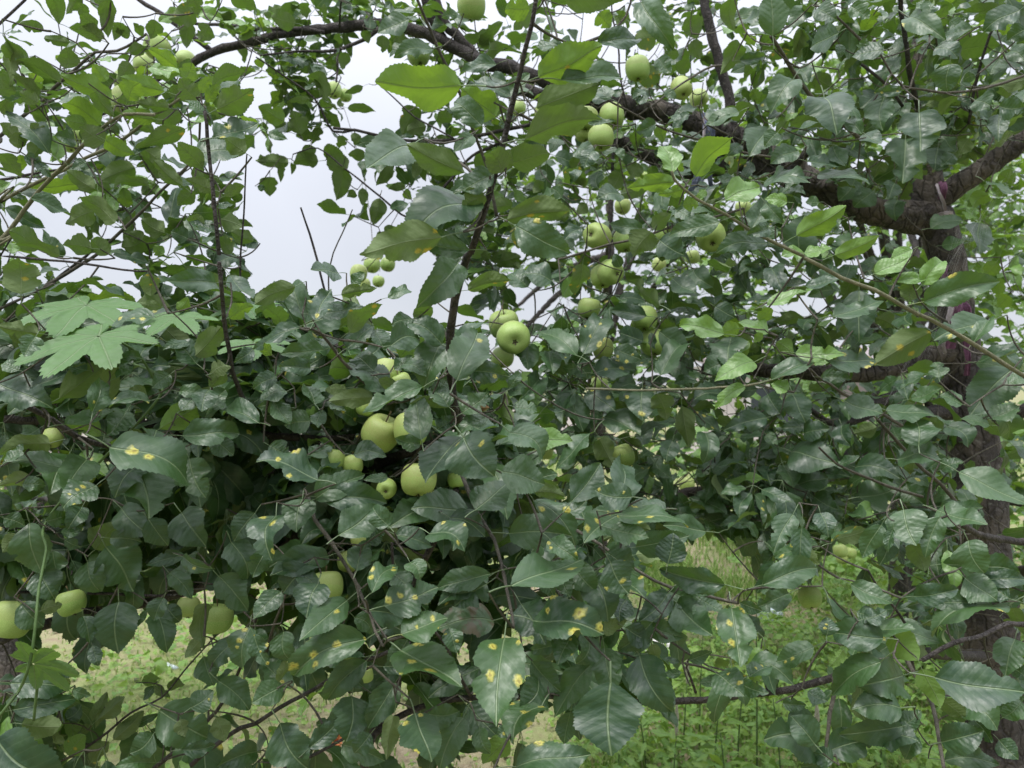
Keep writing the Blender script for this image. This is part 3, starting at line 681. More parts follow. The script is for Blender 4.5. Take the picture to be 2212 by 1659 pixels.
K('C', (0, 2), 1.4, '''1555 1480 1640 1290 130 u;1665 830 1540 1010 165 u;660 600 485 615 95 u;930 800 805 850 95 u;1050 830 1150 735 50 u;1020 760 1090 800 60 u;1465 730 1255 810 75 u;430 960 535 1000 95 u;
1475 290 1350 480 105 l;1430 -10 1440 200 95 l;1480 390 1635 365 65 u;1480 940 1400 1010 80 u;1425 1150 1330 1150 60 u;840 1480 635 1450 95 u;915 1480 1030 1385 95 l;960 1560 1110 1650 160 u;
900 1510 790 1660 165 l;690 960 720 1030 60 u;640 640 500 570 60 u;860 590 780 640 60 u;990 590 1060 640 60 u;1310 800 1430 760 60 u;420 1100 400 1180 80 u;530 980 470 1090 110 u;700 1260 560 1290 100 u;
450 1480 340 1560 90 u;870 660 800 640 60 u;200 720 300 670 110 u;1060 1360 1160 1430 110 u;320 1280 250 1220 90 u''')
K('C', (0, 2), 1.75, '''930 240 790 260 150 l1;560 90 640 180 110 ly;720 70 690 170 100 l;540 400 620 480 90 l;820 520 960 480 130 l2;950 380 1030 470 100 u;1090 480 1140 380 90 l;1180 100 1200 250 120 l;1180 260 1220 380 90 l;
1080 360 1010 350 60 l;940 820 980 920 80 ly;1060 820 1100 860 50 ly;1560 580 1590 660 70 ly;700 1120 640 1230 110 l;820 1060 770 1160 120 l;560 1110 560 1220 100 u;300 900 250 990 90 u;180 1100 200 1200 80 u;
400 1020 420 1130 80 l;1180 1560 1060 1520 90 u;350 1330 290 1430 100 l;480 1320 420 1390 80 l;200 1180 140 1250 70 l;1600 820 1500 900 100 u;1180 700 1080 740 60 u''')
K('C', (0, 3), 1.22, '''160 520 20 735 160 u;365 635 445 865 225 u;755 625 745 840 160 u;740 330 545 370 110 u;450 220 280 310 140 u1;450 290 460 380 60 u;915 115 1145 255 140 u1;1310 190 1130 240 85 u;1625 70 1400 205 125 u;
1670 190 1550 265 130 u;1180 420 1165 590 220 u;1090 310 1225 380 110 u;980 735 985 975 245 u;1340 490 1265 530 85 u;1345 650 1465 700 115 u;1500 685 1665 690 125 u1;1500 745 1495 915 115 u;190 980 20 1060 115 u;60 860 -20 950 105 u;
260 1050 460 1090 75 u;325 1135 645 1200 95 u;-20 1180 265 1185 115 u;420 950 500 1075 100 u;605 865 515 780 85 u;860 585 690 600 65 u1;630 870 730 930 105 u;330 1310 245 1310 105 u;470 1430 330 1470 105 u;
-10 1320 100 1440 105 u;30 225 10 -60 175 u;150 1210 240 1260 70 u;600 330 640 250 90 u;1040 90 960 20 70 u;1180 130 1290 170 90 u;320 60 440 130 110 u;540 40 650 120 110 u''')
K('C', (0, 3), 1.0, '190 1525 495 1340 95 ly;440 1650 712 1530 100 ly;120 1310 -20 1290 80 uy;60 1490 -30 1530 80 u;230 1640 90 1660 80 uy;240 1640 410 1610 70 uy;930 1620 800 1680 80 uy')
K('C', (0, 3), 1.65, '''890 910 870 1180 210 u;820 1190 780 1290 110 u1;840 1300 830 1430 115 u;1060 1480 1260 1430 85 u;1370 1450 1370 1640 145 u;1130 1590 1270 1560 90 u;210 1650 240 1400 200 u;700 600 600 700 130 u;1250 330 1500 300 150 l;
1300 460 1250 600 120 u;950 1010 1000 1160 110 lo;930 930 970 1020 60 l;1100 960 1080 1100 150 u;740 1050 690 1150 100 l;560 1170 460 1300 140 u;680 1240 560 1340 120 u;1200 1000 1120 1080 90 u;700 780 620 850 120 u;
1300 900 1240 1000 130 l;1150 900 1220 980 140 u;1500 380 1440 480 130 u;1560 340 1660 400 120 u;280 900 330 1050 90 u;400 560 300 500 100 l;200 440 260 540 100 u;620 520 520 580 110 u;1420 1260 1330 1340 120 ly;1500 1130 1600 1180 90 ly''')
K('A', (1, 0), 0.92, '''135 240 120 20 200 l1;240 500 -10 450 105 l;230 525 160 650 125 u1;-10 830 335 985 190 u;395 915 735 690 150 l;720 690 925 670 60 u;600 1005 645 795 120 u1;680 965 765 730 110 l;760 790 905 715 70 u;
1045 1115 1350 950 150 ly;1165 880 1345 915 85 u;965 940 715 985 95 u1;650 1160 425 1090 95 ly;815 1015 695 1160 135 u;430 1090 740 1010 95 u;730 1250 1215 1480 270 u2;900 1265 1010 1130 230 u1;315 1215 -20 1290 130 l;
415 1370 30 1355 140 u;560 1320 430 1530 100 u;1195 1165 1545 1150 140 u;1670 1080 1435 1000 125 u;1360 870 1310 1005 135 u;1270 695 1125 560 140 u;1260 650 1425 465 130 l;1375 760 1495 720 130 l;1370 1195 1510 1290 130 u;
1230 1320 1330 1560 200 u;870 1375 960 1690 300 u;900 1350 750 1560 170 u;620 1490 415 1630 160 u1;190 1440 -10 1490 110 l;150 1480 295 1490 95 u;1395 175 1080 160 95 u;1045 330 905 300 70 l;960 120 975 255 110 l1;1150 350 1215 270 85 ly;
1000 400 715 465 95 u2;1100 770 990 855 105 u;640 620 800 660 80 u;250 660 100 690 80 u;480 620 420 740 100 u;120 740 20 700 90 u;1180 1000 1280 930 100 u;1120 1100 1200 1000 70 l;1330 1050 1460 870 110 u;
950 900 820 880 100 l;560 740 430 700 90 u;1640 600 1520 690 90 u;1490 400 1640 330 90 ly;1230 560 1060 610 60 u;1440 740 1360 850 110 l;40 1330 150 1220 90 u;250 1120 120 1180 100 u''')
K('A', (1, 1), 0.92, '''310 405 235 190 125 u;390 410 485 215 90 u2;405 370 705 335 95 u;275 470 -10 605 75 u;430 610 165 635 80 u;540 550 370 540 60 u;590 595 755 455 115 u;610 490 815 320 115 l1;1200 570 965 445 155 u;1190 570 1090 860 205 u;
1310 790 1440 500 210 u2;1370 745 1650 780 130 u2;1305 50 1050 325 220 u:-.12;1380 220 1650 160 65 l2;770 480 830 610 115 u;880 580 1060 540 170 u;900 735 1015 650 95 u;1075 855 705 1015 120 u1;840 870 580 700 175 u;1245 975 1130 860 115 u;
1235 975 1000 960 65 l;1070 1180 1030 930 135 u;1060 1220 905 1180 95 u;1340 1015 1500 890 130 u;1370 1010 1510 985 75 lb;1500 1040 1315 1160 105 u;1340 1180 1110 1460 250 u;1350 1180 1540 1420 290 u2;395 1570 700 1420 150 u;
460 1570 840 1600 150 u;390 1450 10 1340 160 u1;90 1230 210 1300 150 u;200 985 20 980 115 u;350 1070 190 1100 140 u;195 880 30 940 115 u;585 865 450 870 80 l;750 915 480 940 65 l;345 725 155 720 95 u1;130 780 -10 860 95 u;
850 1435 700 1450 60 u;640 1290 840 1300 115 u;1370 1650 1015 1640 200 u;1430 1640 1640 1470 200 u;530 110 360 90 100 u;620 180 700 110 80 u;660 380 540 480 80 l;380 960 300 840 90 u;480 960 580 1010 80 u;430 1000 400 1110 90 u;
120 940 220 1090 110 u;800 800 950 870 80 l;1150 900 1230 800 110 u;960 700 1100 780 110 u;760 740 640 660 120 u;1010 410 880 450 100 u;1130 330 1040 450 110 l;860 270 1000 230 70 u;560 250 780 210 60 l;1180 1120 1290 1040 100 u;
250 200 0 310 110 l;100 640 0 560 80 ly;350 1290 480 1230 100 u''')
K('C', (1, 2), 1.5, '''250 160 70 120 135 u;100 200 -20 120 120 u;455 60 405 250 115 l1;700 70 660 -10 115 u;945 310 740 160 75 l;865 390 640 355 85 u;410 640 165 490 135 u;470 625 600 410 150 u2;845 550 695 500 115 u;960 490 1140 600 145 u;
970 765 1145 585 130 u;1385 690 1245 750 115 u;1420 530 1405 725 195 u;665 605 835 670 105 u1;420 720 330 720 150 u;415 710 490 800 160 u;115 570 105 735 145 u;240 620 265 760 125 u;540 760 795 740 110 u1;800 840 635 885 85 u;845 870 850 1065 170 u1;
490 880 665 1000 140 u1;600 1050 825 1160 165 u;1375 890 1185 930 115 u;1055 825 1205 820 55 u;1645 1050 1375 1130 90 u;570 1195 665 1370 130 l;1040 150 1190 240 110 u;1180 100 1300 200 130 u;1320 330 1440 400 120 u;
940 900 1000 1060 130 l;1100 980 1140 1240 100 l;1040 1200 1000 1330 120 u;1250 1150 1240 1340 130 u;420 860 330 1080 120 u;900 500 930 600 60 u;180 800 60 920 130 u;620 480 600 400 60 u;390 900 460 1130 130 u''')
K('C', (1, 2), 1.0, '''1365 505 1090 455 105 uy;1470 470 1345 490 90 ly;1655 500 1465 440 85 uy;1600 415 1680 340 80 ly;1565 690 1320 810 65 uy;1505 850 1320 995 85 uy;1620 500 1570 560 60 ly''')
K('A', (1, 2), 0.86, '''115 1170 385 1200 140 uy;-10 1150 190 1320 175 u2;-60 1400 205 1480 200 u;390 1585 570 1345 175 u;692 1575 690 1335 165 u;770 1560 545 1520 170 u1;990 1640 760 1620 95 u;150 1530 345 1560 90 l;20 980 160 1010 90 u;140 1080 0 1160 80 u;
-20 860 60 760 70 u''')
K('C', (1, 3), 1.15, '''700 112 925 0 95 uy;1000 180 1130 40 110 uy;805 165 1010 150 65 uy;920 170 910 295 140 l;245 195 480 150 75 u;0 320 240 230 75 uy;430 390 745 300 75 u;1020 295 1485 170 115 u2;1040 500 690 700 165 l2;1430 430 1085 545 105 u1;
185 630 490 640 105 uy;385 670 690 680 145 u4;30 800 295 700 115 u;1105 785 1080 690 105 u;930 925 1115 860 85 u;1255 960 1115 905 80 u;1575 745 1315 1030 230 u;1560 830 1670 810 80 u;1420 1050 1625 980 100 u;355 790 535 800 75 u;
770 1000 1080 1040 105 u;975 1225 950 1060 190 u;500 940 735 1020 150 u;845 1320 1115 1320 150 u1;1130 1385 1265 1335 75 u;1245 1405 1670 1600 200 u;1120 1625 1385 1630 110 u;1430 1095 1245 1060 75 u;130 870 20 830 90 uy;300 680 390 690 60 uy;
1330 560 1430 420 50 u''')
K('C', (1, 3), 1.55, '''160 900 240 1075 135 u;155 1270 445 1350 180 u;235 1150 395 1120 115 u;570 1370 850 1440 140 u;600 1560 850 1500 190 u;200 1480 385 1440 125 u;1085 1570 1195 1560 90 u;1160 1110 1290 1240 135 u;590 230 590 540 190 u;
20 80 110 260 120 u;350 160 420 60 110 u;60 560 160 640 110 ly;0 900 100 1050 120 u;480 1100 540 1230 120 u;700 1110 560 1150 90 l;100 1360 160 1500 130 u;400 1230 330 1390 110 u;880 1000 1040 940 80 l;1130 1130 1000 1060 100 l;
900 1480 1000 1600 140 u;300 1560 450 1640 130 u;-10 1160 60 1220 80 u;1330 1620 1250 1510 110 u;700 400 820 470 100 l;530 60 480 170 100 u;1480 40 1400 130 90 ly;1560 260 1480 330 90 ly''')
K('A', (2, 0), 1.0, '''195 80 275 395 205 u;250 390 350 560 175 u;345 260 410 470 125 u;690 235 860 510 255 u;570 330 650 510 165 u;620 240 765 90 165 l;720 170 915 195 110 u;790 -20 970 150 170 u;965 50 1085 215 150 u;1180 10 1330 215 215 u;
1650 10 1520 185 150 u;1500 200 1600 430 190 u;1420 420 1600 635 170 u;1200 285 955 345 80 u;1190 290 1390 365 85 u1;400 130 525 110 75 u;420 180 525 225 80 u;770 590 770 910 240 u;540 680 580 845 95 u;1015 650 1080 905 145 u;1070 605 1165 705 130 u;
945 640 875 750 40 u;1325 600 1320 885 75 l;600 870 640 995 85 u;1290 840 1200 945 90 l;1620 755 1575 1015 160 u2;1520 830 1370 1005 115 u;1320 940 1385 1120 135 u;1420 1100 1610 1280 170 u;1040 1290 1335 1460 250 u;1240 1265 1380 1160 170 u1;
990 1440 845 1560 150 u;975 1625 755 1645 95 u;1660 1555 1415 1645 140 u;1170 1345 1200 1455 150 l;1400 1340 1455 1485 110 l;1180 1540 1395 1510 90 u;-10 1480 430 1690 330 u;150 1375 385 1390 140 l;100 1280 480 1210 115 u;80 1110 430 1140 170 u;
400 1050 515 1045 55 u;480 1155 585 1190 70 u;30 40 160 90 130 u;300 60 420 20 110 u;530 -30 440 110 120 u;130 160 20 260 110 l;1100 400 1240 560 110 u;1060 560 1000 700 110 u;140 600 280 740 150 u;270 640 400 600 90 l''')
K('A', (2, 0), 1.22, '''600 1350 690 1170 85 l;640 1340 805 1200 95 l;500 1365 440 1315 60 u;740 1470 925 1290 100 l;870 1385 1025 1310 60 u;430 1340 525 1250 115 u;440 1570 550 1450 110 ly1;590 1625 705 1490 95 l;920 1100 1040 1080 85 ly;1085 1125 1195 1120 80 l;
1000 1130 930 1220 65 u;1000 1130 1100 1200 60 l;660 1300 620 1400 50 l;330 1440 420 1500 60 l;530 1430 600 1380 60 l;770 1380 800 1460 60 l''')
K('A', (2, 1), 0.90, '''460 290 105 410 170 u;330 350 180 520 190 u;130 30 105 305 200 u2;545 145 785 -40 200 u;300 -80 265 125 190 u;655 375 725 190 150 u;720 195 830 125 115 u;910 150 1128 225 135 u;1130 145 1345 260 180 u1;1260 40 1480 160 150 u;
845 605 1175 490 200 u3;760 515 915 355 95 u3;588 575 292 825 150 u1;705 830 260 1055 185 u4;950 790 1235 690 190 u4;940 900 1315 1125 255 u3;1530 705 1160 765 205 ub;1610 815 1560 1360 290 u4:-.08;1510 405 1172 500 110 u;1500 425 1190 600 150 u;
1490 470 1290 610 190 u;750 640 990 710 185 u;640 685 755 790 120 u;400 470 330 680 190 u;160 520 -10 690 130 u;-10 800 80 990 110 u1;180 780 230 955 150 u;500 770 350 830 125 u;710 970 470 1210 150 u;690 1130 520 1000 90 u;620 1200 585 1480 225 u;
900 1110 730 1390 155 u;830 1000 1040 1010 110 u;170 1130 -20 1235 150 u;180 1150 105 1250 70 u;150 1100 190 960 55 l;160 1375 330 1655 235 u;350 1525 555 1335 120 u;565 1510 825 1610 155 u;1030 1310 1135 1610 235 u1;1340 1340 1195 1660 185 u;
1130 1310 1315 1290 130 u;890 1330 845 1600 60 l;1625 1460 1475 1630 145 lo;1670 1390 1570 1450 130 u1;1370 1250 1560 1450 180 u;980 830 860 1000 150 u;1250 760 1300 910 110 u1;860 90 760 -30 130 u;1000 330 1060 440 120 u1;890 400 1000 520 160 u;
60 250 -20 420 120 u;270 410 400 540 120 u;130 560 30 640 100 u;1450 1400 1520 1560 110 u;740 1440 640 1560 120 u''')
K('A', (2, 2), 0.88, '''-10 140 375 155 200 u;20 470 455 310 170 u1;690 20 475 195 200 u3;690 25 1125 100 140 u3;650 110 880 165 130 u1;810 225 1140 155 150 u;1010 330 1045 140 180 u;1362 465 965 365 150 u;640 330 755 525 230 u2;620 265 790 370 170 u;
1010 530 825 715 160 u;1030 520 1230 640 150 u;1210 560 1360 650 140 u;1230 570 1185 715 85 u;1425 630 1475 990 215 u2;1480 590 1620 640 85 u;1150 480 1285 530 65 u;150 708 580 790 200 u3;60 600 210 850 220 u;530 440 620 700 220 u;740 570 700 710 150 u;
170 390 270 550 110 u;300 370 375 550 150 u;400 340 540 510 160 u;1070 590 1290 790 220 u;880 720 1110 810 130 u;900 720 690 890 150 u;740 750 900 840 130 u;490 800 415 980 150 u;600 785 745 705 90 l;390 790 300 985 140 u1;290 860 125 890 90 u;
600 885 655 1170 170 u;830 935 1030 1280 240 u;640 1110 645 1565 390 u:-.1;500 1000 280 1325 170 u;130 970 310 1160 150 u;170 1090 50 1270 190 u;380 1300 340 1500 120 u;190 1260 20 1500 225 u4;40 1650 500 1575 160 u1:-.08;910 860 945 960 90 l;
1150 960 1295 905 85 u;1085 975 975 950 45 u;1095 1040 970 1050 60 u;1220 1105 1425 1055 70 u;1330 1050 1500 1190 170 u1;1480 1110 1660 1170 100 u;1540 1065 1665 1010 105 u1;180 420 60 360 120 u;250 180 420 310 120 u1;480 640 640 560 110 u''')
K('A', (2, 3), 0.92, '-20 470 310 365 150 u;130 530 -80 620 130 u')
K('C', (2, 3), 0.98, '''380 800 380 680 135 u1;290 880 55 970 130 u1;735 820 420 785 160 u;670 745 945 765 115 u1;630 690 765 640 105 u;540 470 800 590 130 u;950 545 1225 500 120 u;1345 600 1040 600 135 u;1545 610 1080 810 210 u2;1280 430 1480 570 180 u;
1380 360 1625 390 155 u;1390 440 1670 440 110 u;820 800 970 960 180 ly;870 1060 585 1130 240 u;720 980 420 1185 165 u;1000 1025 1115 1265 135 lo;1130 1225 1275 1345 125 l;1090 1075 1645 1165 265 u:-.1;1380 1135 1575 1150 95 u;850 1270 550 1280 195 u;
860 1390 470 1440 150 u;310 1520 -20 1480 280 u;300 1500 150 1325 170 u;400 1545 705 1470 180 u;370 1600 215 1650 115 u;100 1240 245 1250 80 u;170 1250 235 1335 105 u;260 1165 385 1225 95 u;160 20 40 255 140 u;220 100 210 360 115 u;340 10 390 160 110 u;
730 90 615 295 125 u;810 110 780 260 60 u;880 -10 960 210 220 u;1110 40 1020 290 130 u;940 210 1015 380 125 l;1100 -10 1410 80 150 u;1300 190 1400 390 240 u;1600 830 1540 1060 165 u;1280 1250 1480 1410 190 u;860 1390 990 1290 120 u;
700 1400 965 1480 180 u1;1130 1490 1390 1420 170 u;1150 1610 1490 1640 130 u;1560 560 1400 500 130 u;1640 1230 1520 1330 130 u;580 650 720 720 110 u;480 900 400 1000 80 ly;950 1450 890 1600 110 u;420 1620 300 1560 120 u;1330 1340 1450 1490 150 u;
1500 1480 1620 1600 160 u;1580 1000 1690 1080 120 u;250 250 330 340 80 l''')

# hand-placed leaf -> position, rotation matrix (columns: across, along, normal), length, width
def solve(rec):
    tree, x0, y0, x1, y1, w, code, d = rec
    tile_row = int(min(y0, y1) // 553)
    q = None
    if ':' in code:
        code, o = code.split(':'); d += float(o)
    a_px = math.hypot(x1 - x0, y1 - y0)
    L0 = a_px * d / F
    if max(L0, w * d / F / 0.66) > 0.098: d *= 0.098 / max(L0, w * d / F / 0.66)
    d += rng.normal() * 0.012
    if any(c.isdigit() for c in code) and tree == 'A': d -= 0.05
    B, Tp = P(x0, y0, d), P(x1, y1, d)
    al = np.linalg.norm(Tp - B); Mid = (B + Tp) / 2
    v = nrm(CAM - Mid); a = nrm(Tp - B)
    ww = w * d / F
    upper = code[0] == 'u'
    up = np.array([0, 0, 1.0]); up = nrm(up - v * v[2]); side = np.cross(v, up)
    lo, hi = (18, 56) if upper else (5, 35)
    if upper and tile_row == 2 and 'u' == code: lo, hi = (-8, 30)
    if upper and tile_row == 2 and x0 < 553: lo, hi = (-8, 16)
    if code == 'u' and tree == 'A' and y0 > 1330 and y1 > y0: lo, hi = (-16, 6)
    for k in range(8):                               # blade plane: tilted to the sky, as leaves hang; then fitted to its outline
        sc = 0.8 ** k
        T_, S_ = math.radians(rng.uniform(lo, hi)) * sc, math.radians(rng.normal() * 17) * sc
        nf = nrm(v * math.cos(T_) * math.cos(S_) + up * math.sin(T_) * (1 if upper else -1) + side * math.sin(S_))
        lam = -np.dot(a, nf) / np.dot(v, nf)
        y = a + v * lam; L = al * np.linalg.norm(y); y = nrm(y)
        n = nf if upper else -nf
        x = np.cross(y, n)
        W = ww / max(0.25, abs(np.dot(x, nrm(np.cross(v, a)))))
        if W < 0.95 * L and L < 0.115: break
    W = min(max(W * 1.13, 0.45 * L), 1.05 * L); L *= 1.05
    R = np.stack([x, y, n], 1)
    base = Mid - y * L / 2
    spot = {'1': 0.42, '2': 0.6, '3': 0.85, '4': 1.0}.get(next((c for c in code if c.isdigit()), ''), 0.0)
    yng = 1.0 if 'y' in code else 0.0
    old = 'o' in code
    return dict(tree=tree, base=base, R=R, L=L, W=W / 0.60, d=d, spot=spot, young=1.0 if (yng or old) else 0.0, brown=1.0 if 'b' in code else 0.0, key=True)
LEAVES = [solve(r) for r in KEY]

# ------------------------------------------------------------------ apples (photo x, y, radius, where the eye end points, label)
AP = [
 (821, 935, 42, 'dl', 'largest green apple in the middle, hanging over the grey bough end under a spotted leaf'),
 (886, 928, 37, 'd', 'green apple half hidden behind a leaf, touching the largest apple on its right'),
 (905, 1036, 39, 'd', 'oval green apple below the largest apple, its right side behind dark leaves'),
 (836, 1056, 22, 'f', 'small green apple with its eye facing out, under the largest apple'),
 (1108, 730, 36, 'f', 'green apple with a bronzed top facing out beside the tall upright shoot'),
 (1090, 702, 33, 'u', 'green apple peeping out behind the bronzed apple by the upright shoot'),
 (1086, 772, 24, 'd', 'green apple tucked under the bronzed apple by the upright shoot'),
 (1290, 511, 29, 'fl', 'round green apple, eye turned aside, at the left end of the thin twig'),
 (1318, 588, 28, 'fr', 'bright green apple with a dark eye, front one of the touching pair'),
 (1299, 598, 25, 'd', 'green apple half behind the bright apple with a dark eye'),
 (1272, 666, 25, 'd', 'green apple hanging alone under a small leaf below the touching pair'),
 (1393, 689, 28, 'd', 'green apple right above the thin pale spur, upper of two stacked apples'),
 (1411, 741, 30, 'd', 'green apple right below the thin pale spur, lower of two stacked apples'),
 (1302, 752, 23, 'u', 'yellowish green apple partly covered by leaves left of the two stacked apples'),
 (1342, 986, 28, 'd', 'smooth green apple hanging alone low in the shade beside a pale hanging leaf'),
 (1534, 511, 32, 'fd', 'green apple with a leaf lying across its face under the pale diagonal shoot'),
 (1438, 508, 24, 'd', 'pale green apple behind leaves left of the apple with a leaf across its face'),
 (1350, 520, 26, 'd', 'green apple behind the twig, second in the row above it'),
 (1297, 298, 28, 'd', 'pale green apple at the bottom of the high cluster under the thick limb'),
 (1323, 251, 27, 'd', 'pale green apple at the upper right of the high cluster under the thick limb'),
 (1267, 258, 26, 'd', 'pale green apple in the middle of the high cluster, partly behind a big leaf'),
 (1241, 242, 19, 'u', 'small pale apple at the upper left of the high cluster under the thick limb'),
 (1264, 286, 22, 'd', 'pale apple low in the high cluster, behind its bottom apple'),
 (1178, 244, 22, 'd', 'dim green apple just right of the tall shoot, behind a broad leaf'),
 (1510, 212, 20, 'd', 'pale apple against the limb beside the upright branch with the blue grey cloth'),
 (1471, 191, 23, 'd', 'shaded apple above the limb, left of the one by the upright branch'),
 (1018, 14, 31, 'u', 'green apple cut by the top edge above a short stub'),
 (905, 118, 25, 'd', 'green apple behind a curled leaf under the curved limb'),
 (1136, 180, 19, 'd', 'small apple right of the tall shoot, under the limb'),
 (1119, 234, 17, 'd', 'small apple close against the tall shoot, below the limb'),
 (1400, 57, 16, 'd', 'small apple high up near the top edge in leaf shade'),
 (1377, 148, 26, 'd', 'green apple in deep shade with a smaller one stuck to it'),
 (1386, 140, 13, 'u', 'smallest apple stuck to the shaded apple above the limb'),
 (339, 104, 27, 'fu', 'pale apple with a scab mark at the top of the cluster against the sky'),
 (399, 134, 23, 'd', 'pale apple at the right of the cluster against the sky'),
 (310, 140, 22, 'd', 'pale apple left behind a leaf in the cluster against the sky'),
 (272, 176, 25, 'd', 'pale apple behind the yellow leaf in the cluster against the sky'),
 (268, 216, 28, 'd', 'pale apple under the yellow leaf, lowest of the cluster against the sky'),
 (318, 212, 20, 'd', 'pale apple right of the yellow leaf, low in the cluster'),
 (165, 290, 20, 'd', 'pale apple half covered by a dark leaf beside the pale shoot'),
 (152, 312, 18, 'd', 'pale apple peeping below the half covered one beside the pale shoot'),
 (804, 572, 18, 'd', 'small apple at the top of the bunch against the sky near the middle'),
 (837, 572, 16, 'd', 'small apple at the right of the bunch against the sky near the middle'),
 (775, 591, 19, 'd', 'small apple at the left of the bunch against the sky near the middle'),
 (784, 616, 16, 'd', 'small apple at the bottom of the bunch against the sky near the middle'),
 (755, 636, 16, 'd', 'small apple hanging apart below the bunch against the sky'),
 (817, 608, 13, 'd', 'darkest small apple in the bunch against the sky, lower right'),
 (834, 806, 31, 'd', 'yellowish green apple above the spotted leaf over the largest apple'),
 (866, 826, 22, 'u', 'pinkish apple top just showing above the spotted leaf'),
 (790, 880, 20, 'd', 'shaded apple left of the spotted leaf over the largest apple'),
 (722, 992, 24, 'd', 'pale apple slice showing between dark leaves under the grey bough'),
 (762, 1004, 22, 'd', 'shaded apple beside the pale slice under the grey bough'),
 (468, 1337, 35, 'd', 'green apple hanging above the open grass at the lower left'),
 (408, 1312, 24, 'd', 'dark shaded apple tucked left of the one above the open grass'),
 (155, 1302, 30, 'd', 'green apple behind the thin twig, above the low grey branch'),
 (24, 1337, 41, 'd', 'big green apple cut by the left edge beside the climbing stem'),
 (704, 1267, 36, 'd', 'shaded green apple between dark leaves left of the drooping shoot'),
 (781, 1166, 23, 'u', 'green apple half behind a leaf right of the drooping shoot'),
 (752, 1213, 24, 'd', 'shaded apple just under the half covered one by the drooping shoot'),
 (789, 1458, 18, 'd', 'pale apple deep among dark hanging leaves low in the middle'),
 (1484, 1046, 17, 'd', 'small pale apple beside the low bare limb'),
 (1815, 1191, 15, 'd', 'upper small far apple in front of the bright shrubs'),
 (1837, 1195, 13, 'd', 'right hand small far apple in front of the bright shrubs'),
 (1819, 1205, 13, 'd', 'bottom small far apple in front of the bright shrubs'),
 (1750, 1291, 25, 'd', 'half shaded apple hanging over the bright grass right of the shoot tip'),
 (1295, 826, 18, 'd', 'pale apple under a drooping leaf on the low thin twig'),
 (987, 1036, 20, 'd', 'shaded apple behind the rust spotted dark leaf'),
 (722, 195, 17, 'd', 'pale apple in a leaf tuft against the sky, upper middle'),
 (746, 206, 14, 'd', 'second pale apple in the leaf tuft against the sky'),
 (1387, 386, 15, 'd', 'small apple in the dense leaves under the second limb'),
 (1345, 446, 18, 'd', 'shaded apple above the row along the thin twig'),
 (1605, 450, 17, 'u', 'pale apple glimpsed between leaves right of the blue grey cloth'),
 (1495, 556, 16, 'd', 'small apple below the one with a leaf across its face'),
 (1424, 572, 15, 'd', 'small shaded apple right of the touching pair'),
 (112, 946, 22, 'd', 'shaded apple under the grey bough at the left'),
 (182, 1022, 25, 'd', 'dim apple behind a curled leaf below the left bough'),
 (1176, 975, 20, 'd', 'shaded apple beneath the pale green leaf near the middle'),
 (2208, 1516, 14, 'd', 'small far apple at the right edge beside the trunk'),
]
prof_r = [0, .08, .17, .30, .48, .68, .86, .97, 1.0, .965, .87, .72, .54, .38, .26, .15, 0]
prof_z = [.60, .64, .76, .87, .925, .88, .70, .40, .05, -.28, -.58, -.79, -.895, -.91, -.87, -.80, -.77]
def apple_meshes(seed):
    r = np.random.default_rng(seed)
    q = catmull(np.column_stack([prof_r, prof_z, np.zeros(len(prof_r))]), 0.085)
    q[:, 0] = np.maximum(q[:, 0], 0); n = len(q); m = 28
    a = np.arange(m) / m * 2 * math.pi
    lob = 1 + 0.045 * np.clip((-q[:, 1:2]), -0.2, 1) * np.cos(5 * a[None] + r.uniform(0, 6)) + 0.045 * np.cos(a[None] + r.uniform(0, 6)) + 0.018 * np.cos(2 * a[None] + r.uniform(0, 6))
    R = q[:, 0:1] * lob
    V = np.stack([R * np.cos(a), R * np.sin(a), q[:, 1:2] * np.ones((1, m)) * r.uniform(0.90, 1.0) * (1 + 0.04 * np.cos(a[None] + 1.0))], -1).reshape(-1, 3)
    i, j = np.meshgrid(np.arange(n - 1), np.arange(m), indexing='ij'); jj = (j + 1) % m
    body = mesh('apple', V, np.stack([i * m + j, (i + 1) * m + j, (i + 1) * m + jj, i * m + jj], -1).reshape(-1, 4), M['apple'])
    v, f = tube(np.array([(0, 0, .58), (.02, 0, .8), (.07, .02, 1.02), (.15, .03, 1.25)]), [.05, .04, .042, .06], 6)
    stem = mesh('stem', v, f, M['stem'])
    b = MB()
    for k in range(5):
        an = k * 2 * math.pi / 5
        c, s = math.cos(an), math.sin(an)
        pts = np.array([[0.02, -.05, -.80], [0.02, .05, -.80], [.15, .045, -.885], [.15, -.045, -.885], [.20, 0, -.97]])
        p2 = np.stack([pts[:, 0] * c - pts[:, 1] * s, pts[:, 0] * s + pts[:, 1] * c, pts[:, 2]], -1)
        b.add(p2, [np.array([[0, 1, 2, 3]]), np.array([[3, 2, 4]])])
    cal = mesh('calyx', np.concatenate(b.v), [np.concatenate(x) for x in b.f.values()], M['calyx'])
    return body, stem, cal
APM = [apple_meshes(k) for k in range(6)]
APPLES = []
